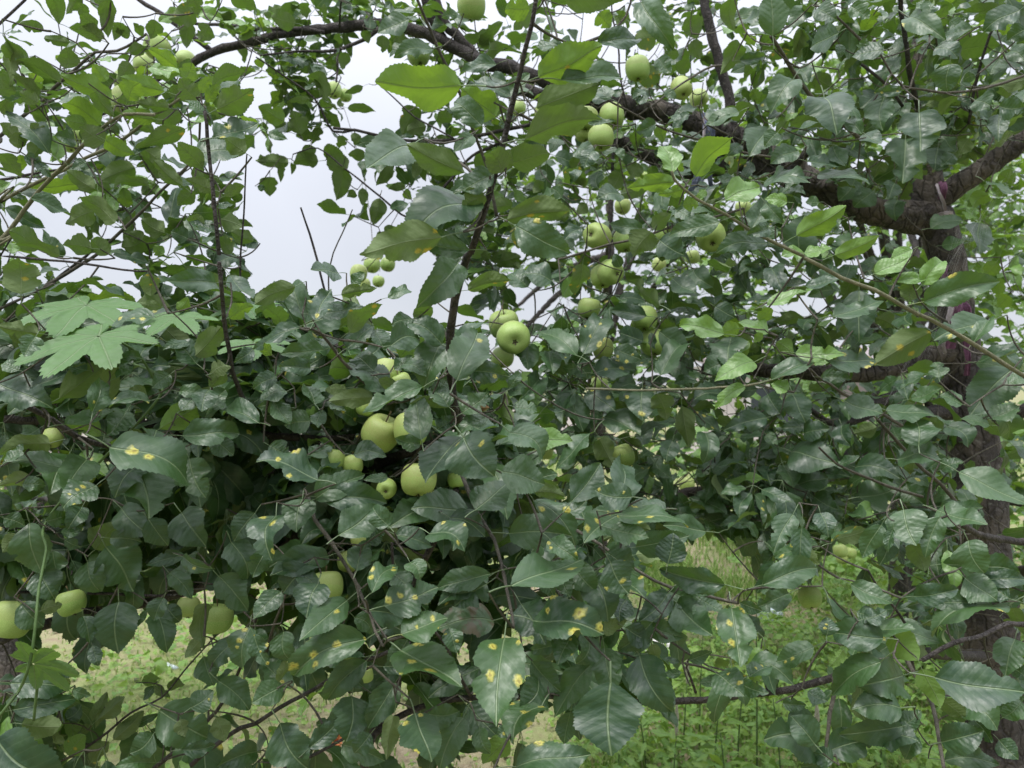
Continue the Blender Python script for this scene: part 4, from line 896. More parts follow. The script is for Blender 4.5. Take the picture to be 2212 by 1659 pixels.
def make_apple(i, px, py, rpx, code, label):
    rw = 0.0305 + 0.0025 * random.random()
    if px < 1000 and py > 700: rw = 0.0275 + 0.0015 * random.random()
    if rpx < 17: rw = 0.026 + 0.003 * random.random()
    d = min(rw * F / rpx, 3.2)
    if px < 1000 and py > 700: d = min(d, 1.06 + 0.05 * random.random())
    elif px > 1170 and rpx >= 22: d = min(d, 1.66 + 0.1 * random.random())
    rw = rpx * d / F
    p = P(px, py, d)
    eye = {'d': (0, -.25, -1), 'f': (.05, -1, -.15), 'fl': (-.55, -1, -.1), 'fr': (.45, -1, -.2), 'dl': (-.75, -.05, -.7), 'u': (0.2, .3, -1), 'fd': (.1, -1, -.8), 'fu': (-.5, -1, .2)}[code]
    ax = nrm(np.array(eye) + rng.normal(size=3) * 0.16)
    body, stem, cal = APM[i % 6]
    o = bpy.data.objects.new('apple', body); COL.objects.link(o)
    rot = Vector(-ax).to_track_quat('Z', 'Y').to_matrix().to_4x4()
    o.matrix_world = Matrix.Translation(Vector(p)) @ rot @ Matrix.Rotation(random.uniform(0, 6), 4, 'Z') @ Matrix.Scale(rw, 4)
    tag(o, label, 'apple', 'green apples on the trees')
    for nm, me in (('stem', stem), ('calyx', cal)):
        c = bpy.data.objects.new(nm, me); COL.objects.link(c); c.parent = o
    APPLES.append((px, py, rpx, d, p, -ax, rw))
for i, a in enumerate(AP): make_apple(i, *a)
# fruit is tied to the nearest tree by short spurs
def apple_tree(px, py):
    if px < 460 and py < 330: return 'B'
    if (px < 1170 and py > 660) : return 'A'
    return 'C'
for px, py, rpx, d, p, up, rw in APPLES:
    t = TR[apple_tree(px, py)]
    tip = p + up * rw * 1.1
    t.leaves.append(None)
    t.spurs.append((tip + up * rw * 0.3 + np.array([0, 0.01, 0.01]), 'apple'))
for t in TR.values(): t.leaves = []

# ------------------------------------------------------------------ picture-side bookkeeping so that the dense filling leaves do not bury what is seen
CW, CH, CS = 553, 415, 4.0
keyz = np.full((CH, CW), 1e9)
def splat(buf, pts, rad=1):
    q = proj(pts); d = pts[:, 1]
    ix, iy = (q[:, 0] / CS).astype(int), (q[:, 1] / CS).astype(int)
    for dx in range(-rad, rad + 1):
        for dy in range(-rad, rad + 1):
            jx, jy = ix + dx, iy + dy
            ok = (jx >= 0) & (jx < CW) & (jy >= 0) & (jy < CH)
            np.minimum.at(buf, (jy[ok], jx[ok]), d[ok])
gu, gv = np.meshgrid(np.linspace(0.04, 0.96, 12), np.linspace(-0.85, 0.85, 7), indexing='ij')
hwu = 0.30 * np.sin(np.pi * gu ** 0.8) ** 0.8
SAMP = np.stack([gv * hwu, gu, 0 * gu], -1).reshape(-1, 3)
def leaf_pts(l, S_=SAMP):
    return l['base'] + (S_ * [l['W'], l['L'], l['L']]) @ l['R'].T
for l in LEAVES: splat(keyz, leaf_pts(l), 1)
for px, py, rpx, d, p, up, rw in APPLES:
    yy, xx = np.mgrid[0:CH, 0:CW]
    m_ = (xx * CS - px) ** 2 + (yy * CS - py) ** 2 < (rpx * 1.12) ** 2
    keyz[m_] = np.minimum(keyz[m_], d - 0.03 if rpx > 22 else d + 0.02)
for t in TR.values():                                   # wood that the photograph shows is kept in view
    for q_ in t.wood:
        for x_, y_, z_, r_ in q_:
            if y_ < 0.3: continue
            px, py = CX + x_ / y_ * F, CY - (z_ - EYE) / y_ * F
            rp = max(0.8, r_ / y_ * F * 0.65 / CS)
            i0, i1, j0, j1 = int(px / CS - rp), int(px / CS + rp) + 1, int(py / CS - rp), int(py / CS + rp) + 1
            if i1 <= 0 or j1 <= 0 or i0 >= CW or j0 >= CH: continue
            sl = keyz[max(0, j0):max(0, j1), max(0, i0):max(0, i1)]
            np.minimum(sl, y_ + 0.01, out=sl)
# open sky and open ground: (x, y, rx, ry)
GAPS = [(60, 330, 22, 18), (180, 420, 22, 20), (300, 380, 18, 22), (240, 500, 26, 18), (420, 330, 14, 26), (130, 250, 14, 18), (60, 560, 22, 16), (440, 60, 24, 20), (170, 60, 18, 30), (620, 1450, 30, 60), (590, 1560, 40, 40), (1180, 1500, 24, 60), (1100, 1420, 20, 14), (1320, 1420, 30, 22), (1500, 1460, 90, 30), (1340, 1620, 60, 40), (440, 1200, 26, 30), (300, 1190, 26, 24), (640, 1330, 26, 26), (740, 1560, 40, 60), (900, 1470, 30, 16), (1060, 1560, 20, 50), (870, 1580, 30, 60), (1140, 1400, 40, 26), (1100, 1270, 26, 26), (1240, 1210, 24, 20), (100, 95, 34, 66), (258, 62, 42, 62), (20, 100, 14, 20), (120, 470, 45, 52), (112, 545, 52, 26), (245, 592, 66, 30), (352, 468, 36, 28), (395, 360, 22, 22), (200, 330, 26, 20), (480, 120, 34, 34), (560, 205, 34, 50),
        (545, 430, 34, 60), (585, 560, 52, 70), (640, 505, 74, 110), (652, 405, 52, 66), (735, 545, 84, 62), (700, 610, 60, 44), (660, 330, 22, 34), (800, 150, 60, 80), (790, 262, 62, 38), (720, 352, 34, 46), (868, 220, 46, 34), (850, 265, 50, 20),
        (790, 430, 38, 44), (845, 520, 30, 26), (905, 680, 44, 22), (830, 655, 26, 24), (940, 620, 26, 26), (1262, 48, 38, 38), (1330, 130, 30, 36), (1396, 345, 24, 16), (1200, 330, 16, 18), (1410, 20, 20, 12), (1145, 640, 40, 36), (1505, 150, 18, 18),
        (385, 1400, 175, 125), (250, 1500, 80, 70), (520, 1440, 60, 50), (640, 1520, 44, 60), (600, 1600, 40, 30), (700, 1625, 66, 42), (850, 1640, 50, 22), (1540, 1205, 90, 48), (1500, 1390, 90, 56), (1690, 1330, 50, 40), (1190, 1590, 50, 60),
        (1420, 1600, 150, 66), (1600, 1600, 130, 66), (1800, 1215, 50, 36), (1880, 1300, 46, 36), (1800, 1400, 50, 40), (1170, 1280, 30, 40), (860, 1500, 40, 22), (780, 1330, 20, 24), (1100, 1330, 20, 30), (1960, 1480, 40, 30), (560, 935, 30, 14), (1905, 1500, 30, 30)]
GA = np.array(GAPS, float)
def in_gap(xy, k=1.0):
    return (((xy[:, None, 0] - GA[None, :, 0]) / (GA[None, :, 2] * k)) ** 2 + ((xy[:, None, 1] - GA[None, :, 1]) / (GA[None, :, 3] * k)) ** 2 < 1).any(1)

# ------------------------------------------------------------------ the mass of leaves behind: spurs of four to seven leaves on real twigs
SK = {k: np.concatenate(t.nodes) for k, t in TR.items()}
BL = [  # tree, x, y, rx, ry, nearest, farthest, spurs
 ('A', 250, 850, 330, 130, 1.1, 1.55, 75), ('A', 700, 850, 300, 150, 1.1, 1.6, 85), ('A', 820, 1030, 320, 110, 1.12, 1.6, 80), ('A', 300, 1080, 350, 130, 1.12, 1.5, 70), ('A', 120, 1240, 160, 110, 1.12, 1.4, 24),
 ('A', 1000, 1200, 360, 130, 1.12, 1.65, 85), ('A', 760, 1380, 190, 150, 1.1, 1.4, 24), ('A', 1240, 1350, 240, 120, 1.1, 1.4, 26), ('A', 520, 1590, 280, 90, 1.1, 1.35, 8), ('A', 980, 1500, 250, 110, 1.1, 1.35, 14), ('A', 80, 1560, 150, 120, 1.05, 1.35, 20),
 ('A', 1150, 850, 230, 200, 1.15, 1.7, 70), ('A', 540, 700, 200, 80, 1.1, 1.6, 30), ('A', 60, 720, 110, 120, 1.1, 1.6, 30), ('A', 420, 560, 120, 110, 1.2, 1.6, 14), ('A', 560, 1250, 260, 90, 1.15, 1.5, 20),
 ('A', 420, 930, 430, 190, 1.6, 2.7, 130), ('A', 980, 1020, 430, 220, 1.6, 2.7, 150),
 ('C', 1080, 560, 90, 100, 1.9, 2.4, 18), ('C', 1010, 480, 70, 80, 1.9, 2.4, 12),
 ('B', 120, 120, 190, 140, 1.15, 1.8, 14), ('B', 330, 280, 230, 140, 1.15, 1.8, 30), ('B', 130, 440, 170, 150, 1.1, 1.7, 19), ('B', 420, 470, 180, 110, 1.25, 1.7, 18), ('B', 60, 620, 110, 90, 1.15, 1.7, 12), ('B', 440, 90, 150, 90, 1.5, 2.0, 8),
 ('C', 690, 190, 150, 110, 1.9, 2.3, 21), ('C', 760, 70, 260, 70, 1.9, 2.3, 29), ('C', 450, 130, 130, 100, 1.95, 2.2, 10), ('C', 760, 380, 120, 90, 1.9, 2.2, 9), ('C', 1000, 330, 160, 210, 1.8, 2.3, 33), ('C', 1340, 150, 270, 190, 1.6, 2.6, 66), ('C', 1340, 500, 290, 220, 1.6, 2.6, 79),
 ('C', 1860, 190, 340, 240, 1.45, 2.6, 190), ('C', 1740, 560, 300, 210, 1.5, 2.7, 110), ('C', 1480, 860, 350, 190, 1.6, 2.6, 110), ('C', 1830, 1010, 300, 130, 1.5, 2.5, 76), ('C', 2120, 170, 160, 200, 1.4, 2.3, 60), ('C', 2120, 1350, 150, 250, 1.15, 1.9, 30),
 ('C', 1830, 1120, 300, 90, 1.4, 2.0, 60), ('C', 1640, 1060, 200, 90, 1.6, 2.2, 40), ('C', 1800, 1350, 260, 200, 1.1, 1.6, 20), ('C', 1650, 1090, 220, 70, 1.6, 2.4, 28), ('C', 1560, 1080, 250, 60, 1.8, 2.5, 17), ('C', 2000, 900, 180, 200, 1.35, 2.1, 25)]
def spur_leaves(tree, p, n, out, lmin=0.055, lmax=0.088, young=0.05, spotp=0.12, hang=0.0):
    az0 = rng.uniform(0, 6.28)
    for k in range(n):
        az = az0 + k * 2.4 + rng.normal() * 0.3
        el = rng.normal() * 0.35 + 0.05
        dirv = np.array([math.cos(az) * math.cos(el), math.sin(az) * math.cos(el), math.sin(el)])
        L = rng.uniform(lmin, lmax) * (0.75 if rng.random() < 0.2 else 1.0)
        y = nrm(dirv + np.array([0, -0.1, -0.28]) + rng.normal(size=3) * 0.2)
        n0 = np.array([0, -0.42, 0.85]) + rng.normal(size=3) * 0.48
        if rng.random() < hang:                       # leaves that hang straight down below the bough
            y = nrm(np.array([0, 0, -1.0]) + dirv * 0.45 + rng.normal(size=3) * 0.15)
            n0 = np.array([dirv[0], -0.8, 0.05]) + rng.normal(size=3) * 0.35
        n_ = nrm(n0 - y * np.dot(n0, y)); x = np.cross(y, n_)
        R = np.stack([x, y, n_], 1)
        pet = nrm(dirv + np.array([0, 0, 0.3]))
        base = p + R @ np.array([0, 0.30, -0.03]) * L
        out.append(dict(tree=tree, base=base, R=R, L=L, W=L * rng.uniform(0.78, 1.06), d=base[1], spot=float(rng.choice([0.42, 0.6, 0.85])) if rng.random() < spotp else 0.0,
                        young=1.0 if rng.random() < young else 0.0, brown=0.0, key=False))
SUB = SAMP[[i * 7 + j for i in (0, 2, 4, 6, 8, 11) for j in (0, 3, 6)]]
def keep(ls, gap=1.0):
    if not ls: return []
    ctr = np.array([l['base'] + l['R'][:, 1] * l['L'] * 0.5 for l in ls])
    ok = ctr[:, 1] > 0.55
    q = proj(ctr)
    g = in_gap(q, gap) & (rng.random(len(ls)) < 0.94)
    # nearer leaves reach farther into a gap, so test their tips as well
    tips = proj(np.array([l['base'] + l['R'][:, 1] * l['L'] * 0.95 for l in ls]))
    g |= in_gap(tips, gap * 0.7) & (rng.random(len(ls)) < 0.9)
    ok &= ~g
    for k in range(len(SUB)):
        p = np.array([l['base'] + l['R'] @ (SUB[k] * [l['W'], l['L'], l['L']]) for l in ls])
        s = proj(p); ix, iy = (s[:, 0] / CS).astype(int), (s[:, 1] / CS).astype(int)
        inside = (ix >= 0) & (ix < CW) & (iy >= 0) & (iy < CH)
        z = np.full(len(ls), 1e9); z[inside] = keyz[iy[inside], ix[inside]]
        ok &= ~((z < 1e8) & (p[:, 1] < z + 0.015))
    return [l for l, o in zip(ls, ok) if o]
for tree, x, y, rx, ry, d0, d1, n in BL:
    for _ in range(n):
        a, r = rng.uniform(0, 2 * math.pi), math.sqrt(rng.random()) * 1.08
        px, py = x + rx * r * math.cos(a), y + ry * r * math.sin(a)
        if in_gap(np.array([[px, py]]))[0] and rng.random() < 0.9: continue
        p = P(px, py, rng.uniform(d0, d1))
        ls = []
        spur_leaves(tree, p, int(rng.integers(4, 7)), ls, *{'A': (0.064, 0.096), 'B': (0.050, 0.080), 'C': (0.056, 0.088)}[tree], young=0.17 if tree == 'B' else 0.05, hang=0.75 if tree == 'A' and py > 960 and px < 700 else (0.35 if py > 900 else 0.08))
        ls = keep(ls)
        if len(ls) >= 1:
            TR[tree].spurs.append((p, 'spur'))
            LEAVES.extend(ls)
# leaves set singly along the upright shoots
for k in 'AB':
    for q_ in TR[k].wood:
        if q_[:, 3].max() > 0.0058 or len(q_) < 12 or q_[0, 1] > 1.3: continue
        for i in range(3, len(q_), 3):
            ls = []
            spur_leaves(k, q_[i, :3], 1, ls, 0.040, 0.072, young=0.15)
            LEAVES.extend(keep(ls, 0.0))
# small outer leaves against the sky
for tree, x, y, rx, ry, d0, d1, n in (('B', 150, 150, 190, 150, 1.3, 1.9, 16), ('B', 340, 300, 230, 170, 1.3, 1.9, 18), ('B', 120, 460, 150, 130, 1.3, 1.8, 10), ('B', 470, 90, 160, 90, 1.6, 2.1, 22), ('C', 720, 190, 170, 110, 1.9, 2.4, 40), ('C', 760, 60, 270, 70, 1.9, 2.4, 44), ('C', 1000, 300, 170, 200, 1.9, 2.5, 40), ('C', 1300, 330, 260, 220, 2.0, 2.7, 60)):
    for _ in range(n):
        a, r = rng.uniform(0, 2 * math.pi), math.sqrt(rng.random())
        px, py = x + rx * r * math.cos(a), y + ry * r * math.sin(a)
        if in_gap(np.array([[px, py]]))[0]: continue
        p = P(px, py, rng.uniform(d0, d1)); ls = []
        spur_leaves(tree, p, int(rng.integers(4, 7)), ls, 0.040, 0.068, young=0.35)
        ls = keep(ls)
        if ls: TR[tree].spurs.append((p, 'spur')); LEAVES.extend(ls)
# twigs: every spur, fruit and hand-placed leaf is joined to the wood, nearest first
def grow(tree):
    t = TR[tree]
    base = SK[tree]
    tgt = [(p, kd) for p, kd in t.spurs]
    for l in LEAVES:
        if l['tree'] == tree and l['key']:
            tgt.append((l['base'] + l['R'] @ np.array([0, -0.30 * l['L'], 0.03 * l['L']]), 'leaf'))
    pts = np.array([p for p, _ in tgt])
    dist = np.array([np.min(np.linalg.norm(base - p, axis=1)) for p in pts])
    nodes = np.zeros((len(base) + len(pts) * 4, 3)); nb = len(base); nodes[:nb] = base
    mb = MB()
    for i in np.argsort(dist):
        p, kd = tgt[i]
        D = np.linalg.norm(nodes[:nb] - p, axis=1); j = int(np.argmin(D)); dd = D[j]
        if dd > 0.004:
            a = nodes[j]
            mid = (a + p) / 2 + rng.normal(size=3) * dd * 0.07 + np.array([0, 0.25 * dd, -0.04 * dd])
            tt = np.linspace(0, 1, 6)[:, None]
            path = (1 - tt) ** 2 * a + 2 * tt * (1 - tt) * mid + tt ** 2 * p
            r0, r1 = (0.0011, 0.0008) if kd == 'leaf' and dd < 0.05 else (0.0017, 0.0010)
            V, f = tube(path, np.linspace(r0, r1, 6), 5, cap=False)
            mb.add(V, f)
            nodes[nb:nb + 2] = path[[3, 5]]; nb += 2
    o = mb.build('twig_growth', M['shoot'], t.root); o['kind'] = 'stuff'
for k in 'ABC': grow(k)

# ------------------------------------------------------------------ leaves into objects
def visible_score(ls):
    z = np.full((CH, CW), 1e9)
    pts = [leaf_pts(l) for l in ls]
    allp = np.concatenate(pts); splat(z, allp, 1)
    q = proj(allp); ix, iy = (q[:, 0] / CS).astype(int), (q[:, 1] / CS).astype(int)
    ok = (ix >= 0) & (ix < CW) & (iy >= 0) & (iy < CH)
    vis = np.zeros(len(allp)); vis[ok] = allp[ok, 1] <= z[iy[ok], ix[ok]] + 0.012
    n = len(SAMP)
    v = vis.reshape(-1, n).sum(1)
    area = np.array([(l['L'] / max(0.3, l['d'])) * (l['W'] / max(0.3, l['d'])) for l in ls])
    return v * area, v
def joined(name, ls, parent, mat='leaf', kind='stuff', wlib=None):
    Vs, Fs, Us, Ls, off = [], [], [], [], 0
    groups = {}
    for l in ls:
        lib = wlib if wlib else ('M' if l['d'] < 1.75 else 'L')
        n = {'M': len(MID), 'L': len(LO), 'W': len(WEED)}[lib]
        groups.setdefault((lib, int(rng.integers(n))), []).append(l)
    for (lib, k), g in groups.items():
        V, q, uv = {'M': MID, 'L': LO, 'W': WEED}[lib][k]
        A = np.stack([l['R'] * np.array([l['W'], l['L'], l['L']])[None, :] for l in g])
        B = np.stack([l['base'] for l in g])
        X = np.einsum('nij,vj->nvi', A, V) + B[:, None, :]
        lf = np.zeros((len(g), len(V), 4))
        lf[..., 0] = rng.random(len(g))[:, None]
        for c, key in ((1, 'spot'), (2, 'young'), (3, 'brown')): lf[..., c] = np.array([l[key] for l in g])[:, None]
        Vs.append(X.reshape(-1, 3)); Us.append(np.tile(uv, (len(g), 1))); Ls.append(lf.reshape(-1, 4))
        Fs.append((q[None] + (np.arange(len(g)) * len(V))[:, None, None] + off).reshape(-1, 4)); off += len(g) * len(V)
    o = link(name, mesh(name, np.concatenate(Vs), np.concatenate(Fs), M[mat], np.concatenate(Us), np.concatenate(Ls)), parent)
    if kind: o['kind'] = kind
    return o
def leaf_object(l, parent, mat='leaf'):
    if mat == 'weed': lib, nm = WEED, 'W'
    elif l['key']: lib, nm = KEYL, 'K'
    elif l['d'] < 1.9: lib, nm = HI, 'H'
    else: lib, nm = MID, 'M'
    me = leaf_mesh(lib, nm, int(rng.integers(len(lib))), l['spot'], l['young'], l['brown'], mat)
    o = bpy.data.objects.new('leaf', me); COL.objects.link(o)
    o.parent = parent
    o.matrix_parent_inverse = Matrix.Translation(-Vector(parent.location))
    A = l['R'] * np.array([l['W'], l['L'], l['L']])[None, :]
    Mx = Matrix([[*A[r], l['base'][r]] for r in range(3)] + [[0, 0, 0, 1]])
    o.matrix_basis = Mx
    return o
def tree_leaves(roots, ls, limit=300):
    sc, v = visible_score(ls)
    for key, root in roots.items():
        idx = [i for i, l in enumerate(ls) if l['tree'] == key]
        idx.sort(key=lambda i: -(sc[i] * (1.6 if ls[i]['key'] else 1.0)))
        top = [i for i in idx[:limit] if v[i] > 3]
        tops = set(top)
        for i in top: leaf_object(ls[i], root)
        rest = [ls[i] for i in idx if i not in tops]
        if rest: joined('foliage', rest, root)

# ------------------------------------------------------------------ farther trees
FAR = [  # key, trunk x, y(depth), height, label, blobs
 ('D', 2.6, 5.2, 3.4, 'apple tree with bright yellow green leaves behind the thick dark trunk', [(1800, 470, 330, 330, 3.4, 6.2, 150), (2130, 640, 130, 330, 3.0, 6.0, 150), (2150, 330, 110, 200, 3.0, 5.0, 60), (1950, 250, 260, 240, 3.2, 6, 95)]),
 ('E', 0.75, 6.2, 3.2, 'shaded apple tree behind the middle apples', [(1280, 560, 260, 260, 4.2, 7.0, 150), (1500, 300, 260, 240, 4.4, 6.6, 70), (1300, 860, 300, 130, 4.2, 6.5, 80)]),
 ('F', 2.3, 4.3, 2.4, 'low apple tree behind the dark trunk, under its lowest limbs', [(1780, 930, 380, 150, 3.2, 5.0, 130), (2150, 1080, 100, 200, 3.0, 4.6, 40), (2080, 1240, 130, 90, 3.2, 4.4, 20)]),
 ('G', -2.32, 3.6, 1.9, 'young apple tree behind the hop leaves at the left', [(330, 800, 320, 100, 2.4, 4.0, 70), (620, 730, 160, 60, 2.4, 3.8, 26), (60, 1120, 140, 70, 2.3, 3.2, 24)]),
]
FL = []
far_roots = {}
for key, tx, ty, h, label, blobs in FAR:
    t = Tree(key, (tx, ty, 0), label, 'tree', 'apple trees'); TR[key] = t; far_roots[key] = t.root
    zz = np.linspace(-0.1, h, 7)
    path = np.column_stack([tx + rng.normal(size=7) * 0.03, ty + rng.normal(size=7) * 0.03, zz])
    q = catmull(np.column_stack([path, np.linspace(0.075, 0.015, 7)]), 0.05)
    V, f = tube(q[:, :3], q[:, 3], 12, 0.05)
    link('trunk', mesh('trunk', V, f, M['trunk']), t.root); t.nodes.append(q[:, :3])
    centres = [P(b[0] + rng.normal() * b[2] * 0.5, b[1] + rng.normal() * b[3] * 0.4, rng.uniform(b[4], b[5])) for b in blobs for _ in range(4)]
    for c in centres:
        s = path[int(rng.integers(2, 6))]
        mid = (s + c) / 2 + np.array([0, 0, 0.12])
        t.bough(np.array([s, mid, c]), np.array([0.03, 0.02, 0.007]), 'bark', 'limb', 0.05, 7)
    SK[key] = np.concatenate(t.nodes)
    for x, y, rx, ry, d0, d1, n in blobs:
        for _ in range(n):
            a, r = rng.uniform(0, 2 * math.pi), math.sqrt(rng.random())
            px, py = x + rx * r * math.cos(a), y + ry * r * math.sin(a)
            if in_gap(np.array([[px, py]]))[0]: continue
            p = P(px, py, rng.uniform(d0, d1))
            if p[2] < 0.3: continue
            ls = []
            spur_leaves(key, p, int(rng.integers(6, 10)), ls, 0.07, 0.105, young={'D': 0.75, 'F': 0.7, 'E': 0.35, 'G': 0.2}[key], spotp=0.05)  # D, F and E get more young-coloured leaves to paint a backlit glow
            ls = keep(ls, 0.95)
            if ls: t.spurs.append((p, 'spur')); FL.extend(ls)
    grow(key)
# unseen orchard row, added behind the photographer to keep light off facing leaves
ADDED_BACKROW = []
for k, (tx, ty) in enumerate(((-4.2, -2.2), (-2.1, -2.45), (0.1, -2.3), (2.2, -2.4), (4.3, -2.2))):
    r_ = empty('apple_tree', (tx, ty, 0))
    tag(r_, ('leftmost', 'second from the left', 'middle', 'second from the right', 'rightmost')[k] + ' apple tree of the unseen row added behind the photographer to block light', 'tree', 'apple trees')
    zz = np.linspace(-0.1, 3.3, 7)
    q = catmull(np.column_stack([tx + rng.normal(size=7) * 0.04, ty + rng.normal(size=7) * 0.04, zz, np.linspace(0.08, 0.015, 7)]), 0.06)
    mb = MB(); mb.add(*tube(q[:, :3], q[:, 3], 12, 0.05))
    ls = []
    for _ in range(420):
        v_ = rng.normal(size=3); v_ = v_ / np.linalg.norm(v_) * rng.random() ** 0.4
        p = np.array([tx, ty, 2.0]) + v_ * [1.25, 1.0, 1.6]
        spur_leaves('R', p, 7, ls, 0.075, 0.10)
        if _ % 6 == 0: mb.add(*tube(np.array([q[len(q) // 2, :3], (q[len(q) // 2, :3] + p) / 2 + [0, 0, .1], p]), [0.025, 0.015, 0.005], 6))
    mb.build('trunk', M['trunk'], r_)
    for l in ls: l['d'] = 9.0
    joined('foliage', ls, r_)
ALL = LEAVES + FL
roots = {k: t.root for k, t in TR.items()}
tree_leaves(roots, ALL)

# ------------------------------------------------------------------ climbing hop with palmate leaves
def palmate(seed, lobes=((0, 1.0), (46, .95), (-46, .95), (96, .82), (-96, .82), (146, .5), (-146, .5))):
    r = np.random.default_rng(seed)
    na, nr = 180, 9
    phi = np.linspace(-172, 172, na)
    rad = np.zeros(na)
    for c, ln in lobes:
        ln = ln * r.uniform(0.92, 1.06)
        dlt = np.abs(phi - c)
        # oval lobe drawn from the leaf's centre
        w = 28.0
        rad = np.maximum(rad, ln * np.clip(1 - (dlt / w) ** 1.7, 0, 1) ** 0.62)
    base = 0.50 + 0.06 * np.cos(np.radians(phi))
    rad = np.maximum(rad, base * np.clip((176 - np.abs(phi)) / 20, 0.25, 1))
    rad *= 1 + 0.028 * np.where(np.arange(na) % 2 == 0, 1, -1)
    t = np.linspace(0.03, 1, nr)
    V, UV = [], []
    for i in range(na):
        a = math.radians(phi[i])
        near = min(lobes, key=lambda l: abs(l[0] - phi[i]))
        dl = math.radians(phi[i] - near[0])
        for s in t:
            R = rad[i] * s
            x, y = R * math.sin(a), R * math.cos(a)
            z = -0.13 * R * R + 0.085 * R * abs(math.sin(dl * 1.0)) * 2.2 + 0.02 * math.sin(5 * a + 7 * s + seed) * s
            V.append((x, y, z)); UV.append((0.5 + R * math.sin(dl) * 0.9, R * math.cos(dl)))
    i, j = np.meshgrid(np.arange(na - 1), np.arange(nr - 1), indexing='ij')
    q = np.stack([i * nr + j, i * nr + j + 1, (i + 1) * nr + j + 1, (i + 1) * nr + j], -1).reshape(-1, 4)[:, ::-1]
    return np.array(V), q, np.array(UV)
hop = empty('hop_vine', (-0.85, 1.0, 0))
tag(hop, 'climbing hop vine with broad pale green lobed leaves among the apple twigs', 'climbing plant')
HOPS = [  # tile, centre, width across (tile px), depth, forward, normal
 ((1, 0), 560, 318, 900, 0.98, (0.10, -1, 0.02), (0.04, -0.42, 1)), ((1, 0), 640, 520, 960, 0.90, (-0.22, -1, -0.10), (-0.03, -0.52, 1)),
 ((1, 0), 1140, 395, 640, 1.02, (-0.1, -1, 0.0), (0.0, -0.36, 1)), ((1, 0), 1600, 335, 560, 1.15, (0.5, -1, 0.0), (-0.1, -0.3, 1)), ((1, 0), 1640, 560, 560, 1.0, (0.3, -1, -0.05), (0.05, -0.28, 1)),
 ((2, 0), 215, 985, 600, 0.86, (1, 0.05, -0.1), (0.05, 0.85, 0.55)), ((0, 3), 1250, 430, 0, 0, 0, 0)]
hop_pts = []
for k, (tile, x, y, wpx, d, fw, nn) in enumerate(HOPS):
    if not wpx: continue
    c = P(*TP(tile, x, y), d)
    size = wpx / 3 * d / F / 1.92
    n = nrm(np.array(nn, float)); yv = np.array(fw, float); yv = nrm(yv - n * np.dot(yv, n)); xv = np.cross(yv, n)
    V, q, uv = palmate(k)
    W = c + (V * size) @ np.stack([xv, yv, n], 1).T
    lf = np.tile([[0.15 * k, 0, 0.3, 0]], (len(V), 1))
    o = link('leaf', mesh('leaf', W, q, M['hop'], uv, lf), hop)
    st = c - yv * size * 0.06
    e = c + np.array([0.02, 0.05, -0.09]) - yv * 0.05
    V2, f2 = tube(catmull(np.array([st, (st + e) / 2 + np.array([0, 0.01, 0.015]), e]), 0.01), 0.0016, 6)
    link('leaf_stalk', mesh('leaf_stalk', V2, f2, M['hopstem']), hop)
    hop_pts.append(e)
sp = np.array([P(*TP((2, 0), 0, 1320), .86), P(*TP((2, 0), 110, 1180), .86), P(*TP((2, 0), 175, 1040), .85), P(*TP((2, 0), 215, 860), .85), P(*TP((2, 0), 238, 650), .86), P(*TP((2, 0), 252, 500), .88), P(*TP((2, 0), 300, 250), .93), P(*TP((2, 0), 340, 0), 1.0), hop_pts[1], hop_pts[0], hop_pts[2], hop_pts[4], hop_pts[3]])
sp = np.vstack([[(-0.85, 1.0, 0.0)], [(-0.84, 0.95, 0.6)], [(-0.74, 0.88, 1.0)], sp])
V, f = tube(catmull(sp, 0.012), 0.0017, 7)
link('stem', mesh('stem', V, f, M['hopstem']), hop)

# ------------------------------------------------------------------ cloth ties on the wood
def strip(path, width, wdir, thick=0.002, wave=0.004, seed=0):
    r = np.random.default_rng(seed)
    q = catmull(np.asarray(path, float), 0.008); n = len(q)
    T_ = np.gradient(q, axis=0); T_ /= np.linalg.norm(T_, axis=1)[:, None]
    wd = np.asarray(wdir, float)[None] - T_ * (T_ @ np.asarray(wdir, float))[:, None]; wd /= np.linalg.norm(wd, axis=1)[:, None]
    nd = np.cross(T_, wd)
    m = 7; c = np.linspace(-1, 1, m); V = []
    for side in (1, -1):
        for j in range(m):
            ww = width * (1 + 0.25 * np.interp(np.arange(n), np.linspace(0, n, 6), r.normal(size=6)))
            off = wave * np.sin(c[j] * 6 + np.arange(n) * 0.25 + seed) + side * thick / 2
            V.append(q + wd * (c[j] * ww / 2)[:, None] + nd * (off)[:, None])
    V = np.stack(V, 1).reshape(-1, 3)
    w2 = 2 * m
    F_ = []
    for i in range(n - 1):
        for j in range(m - 1):
            F_.append((i * w2 + j, (i + 1) * w2 + j, (i + 1) * w2 + j + 1, i * w2 + j + 1))
            F_.append((i * w2 + m + j, i * w2 + m + j + 1, (i + 1) * w2 + m + j + 1, (i + 1) * w2 + m + j))
        F_.append((i * w2, i * w2 + m, (i + 1) * w2 + m, (i + 1) * w2)); F_.append((i * w2 + m - 1, (i + 1) * w2 + m - 1, (i + 1) * w2 + 2 * m - 1, i * w2 + 2 * m - 1))
    return V, np.array(F_)
def cloth_tie(name, label, parts, loc):
    e = empty(name, tuple(loc)); tag(e, label, 'cloth strip', 'cloth strips tied on the branches')
    for k, (nm, mat, path, w_, wd) in enumerate(parts):
        V, q = strip(path, w_, wd, seed=k * 3 + len(name))
        link(nm, mesh(nm, V, q, M[mat]), e)
t13 = lambda x, y, d: P(*TP((1, 3), x, y), d)
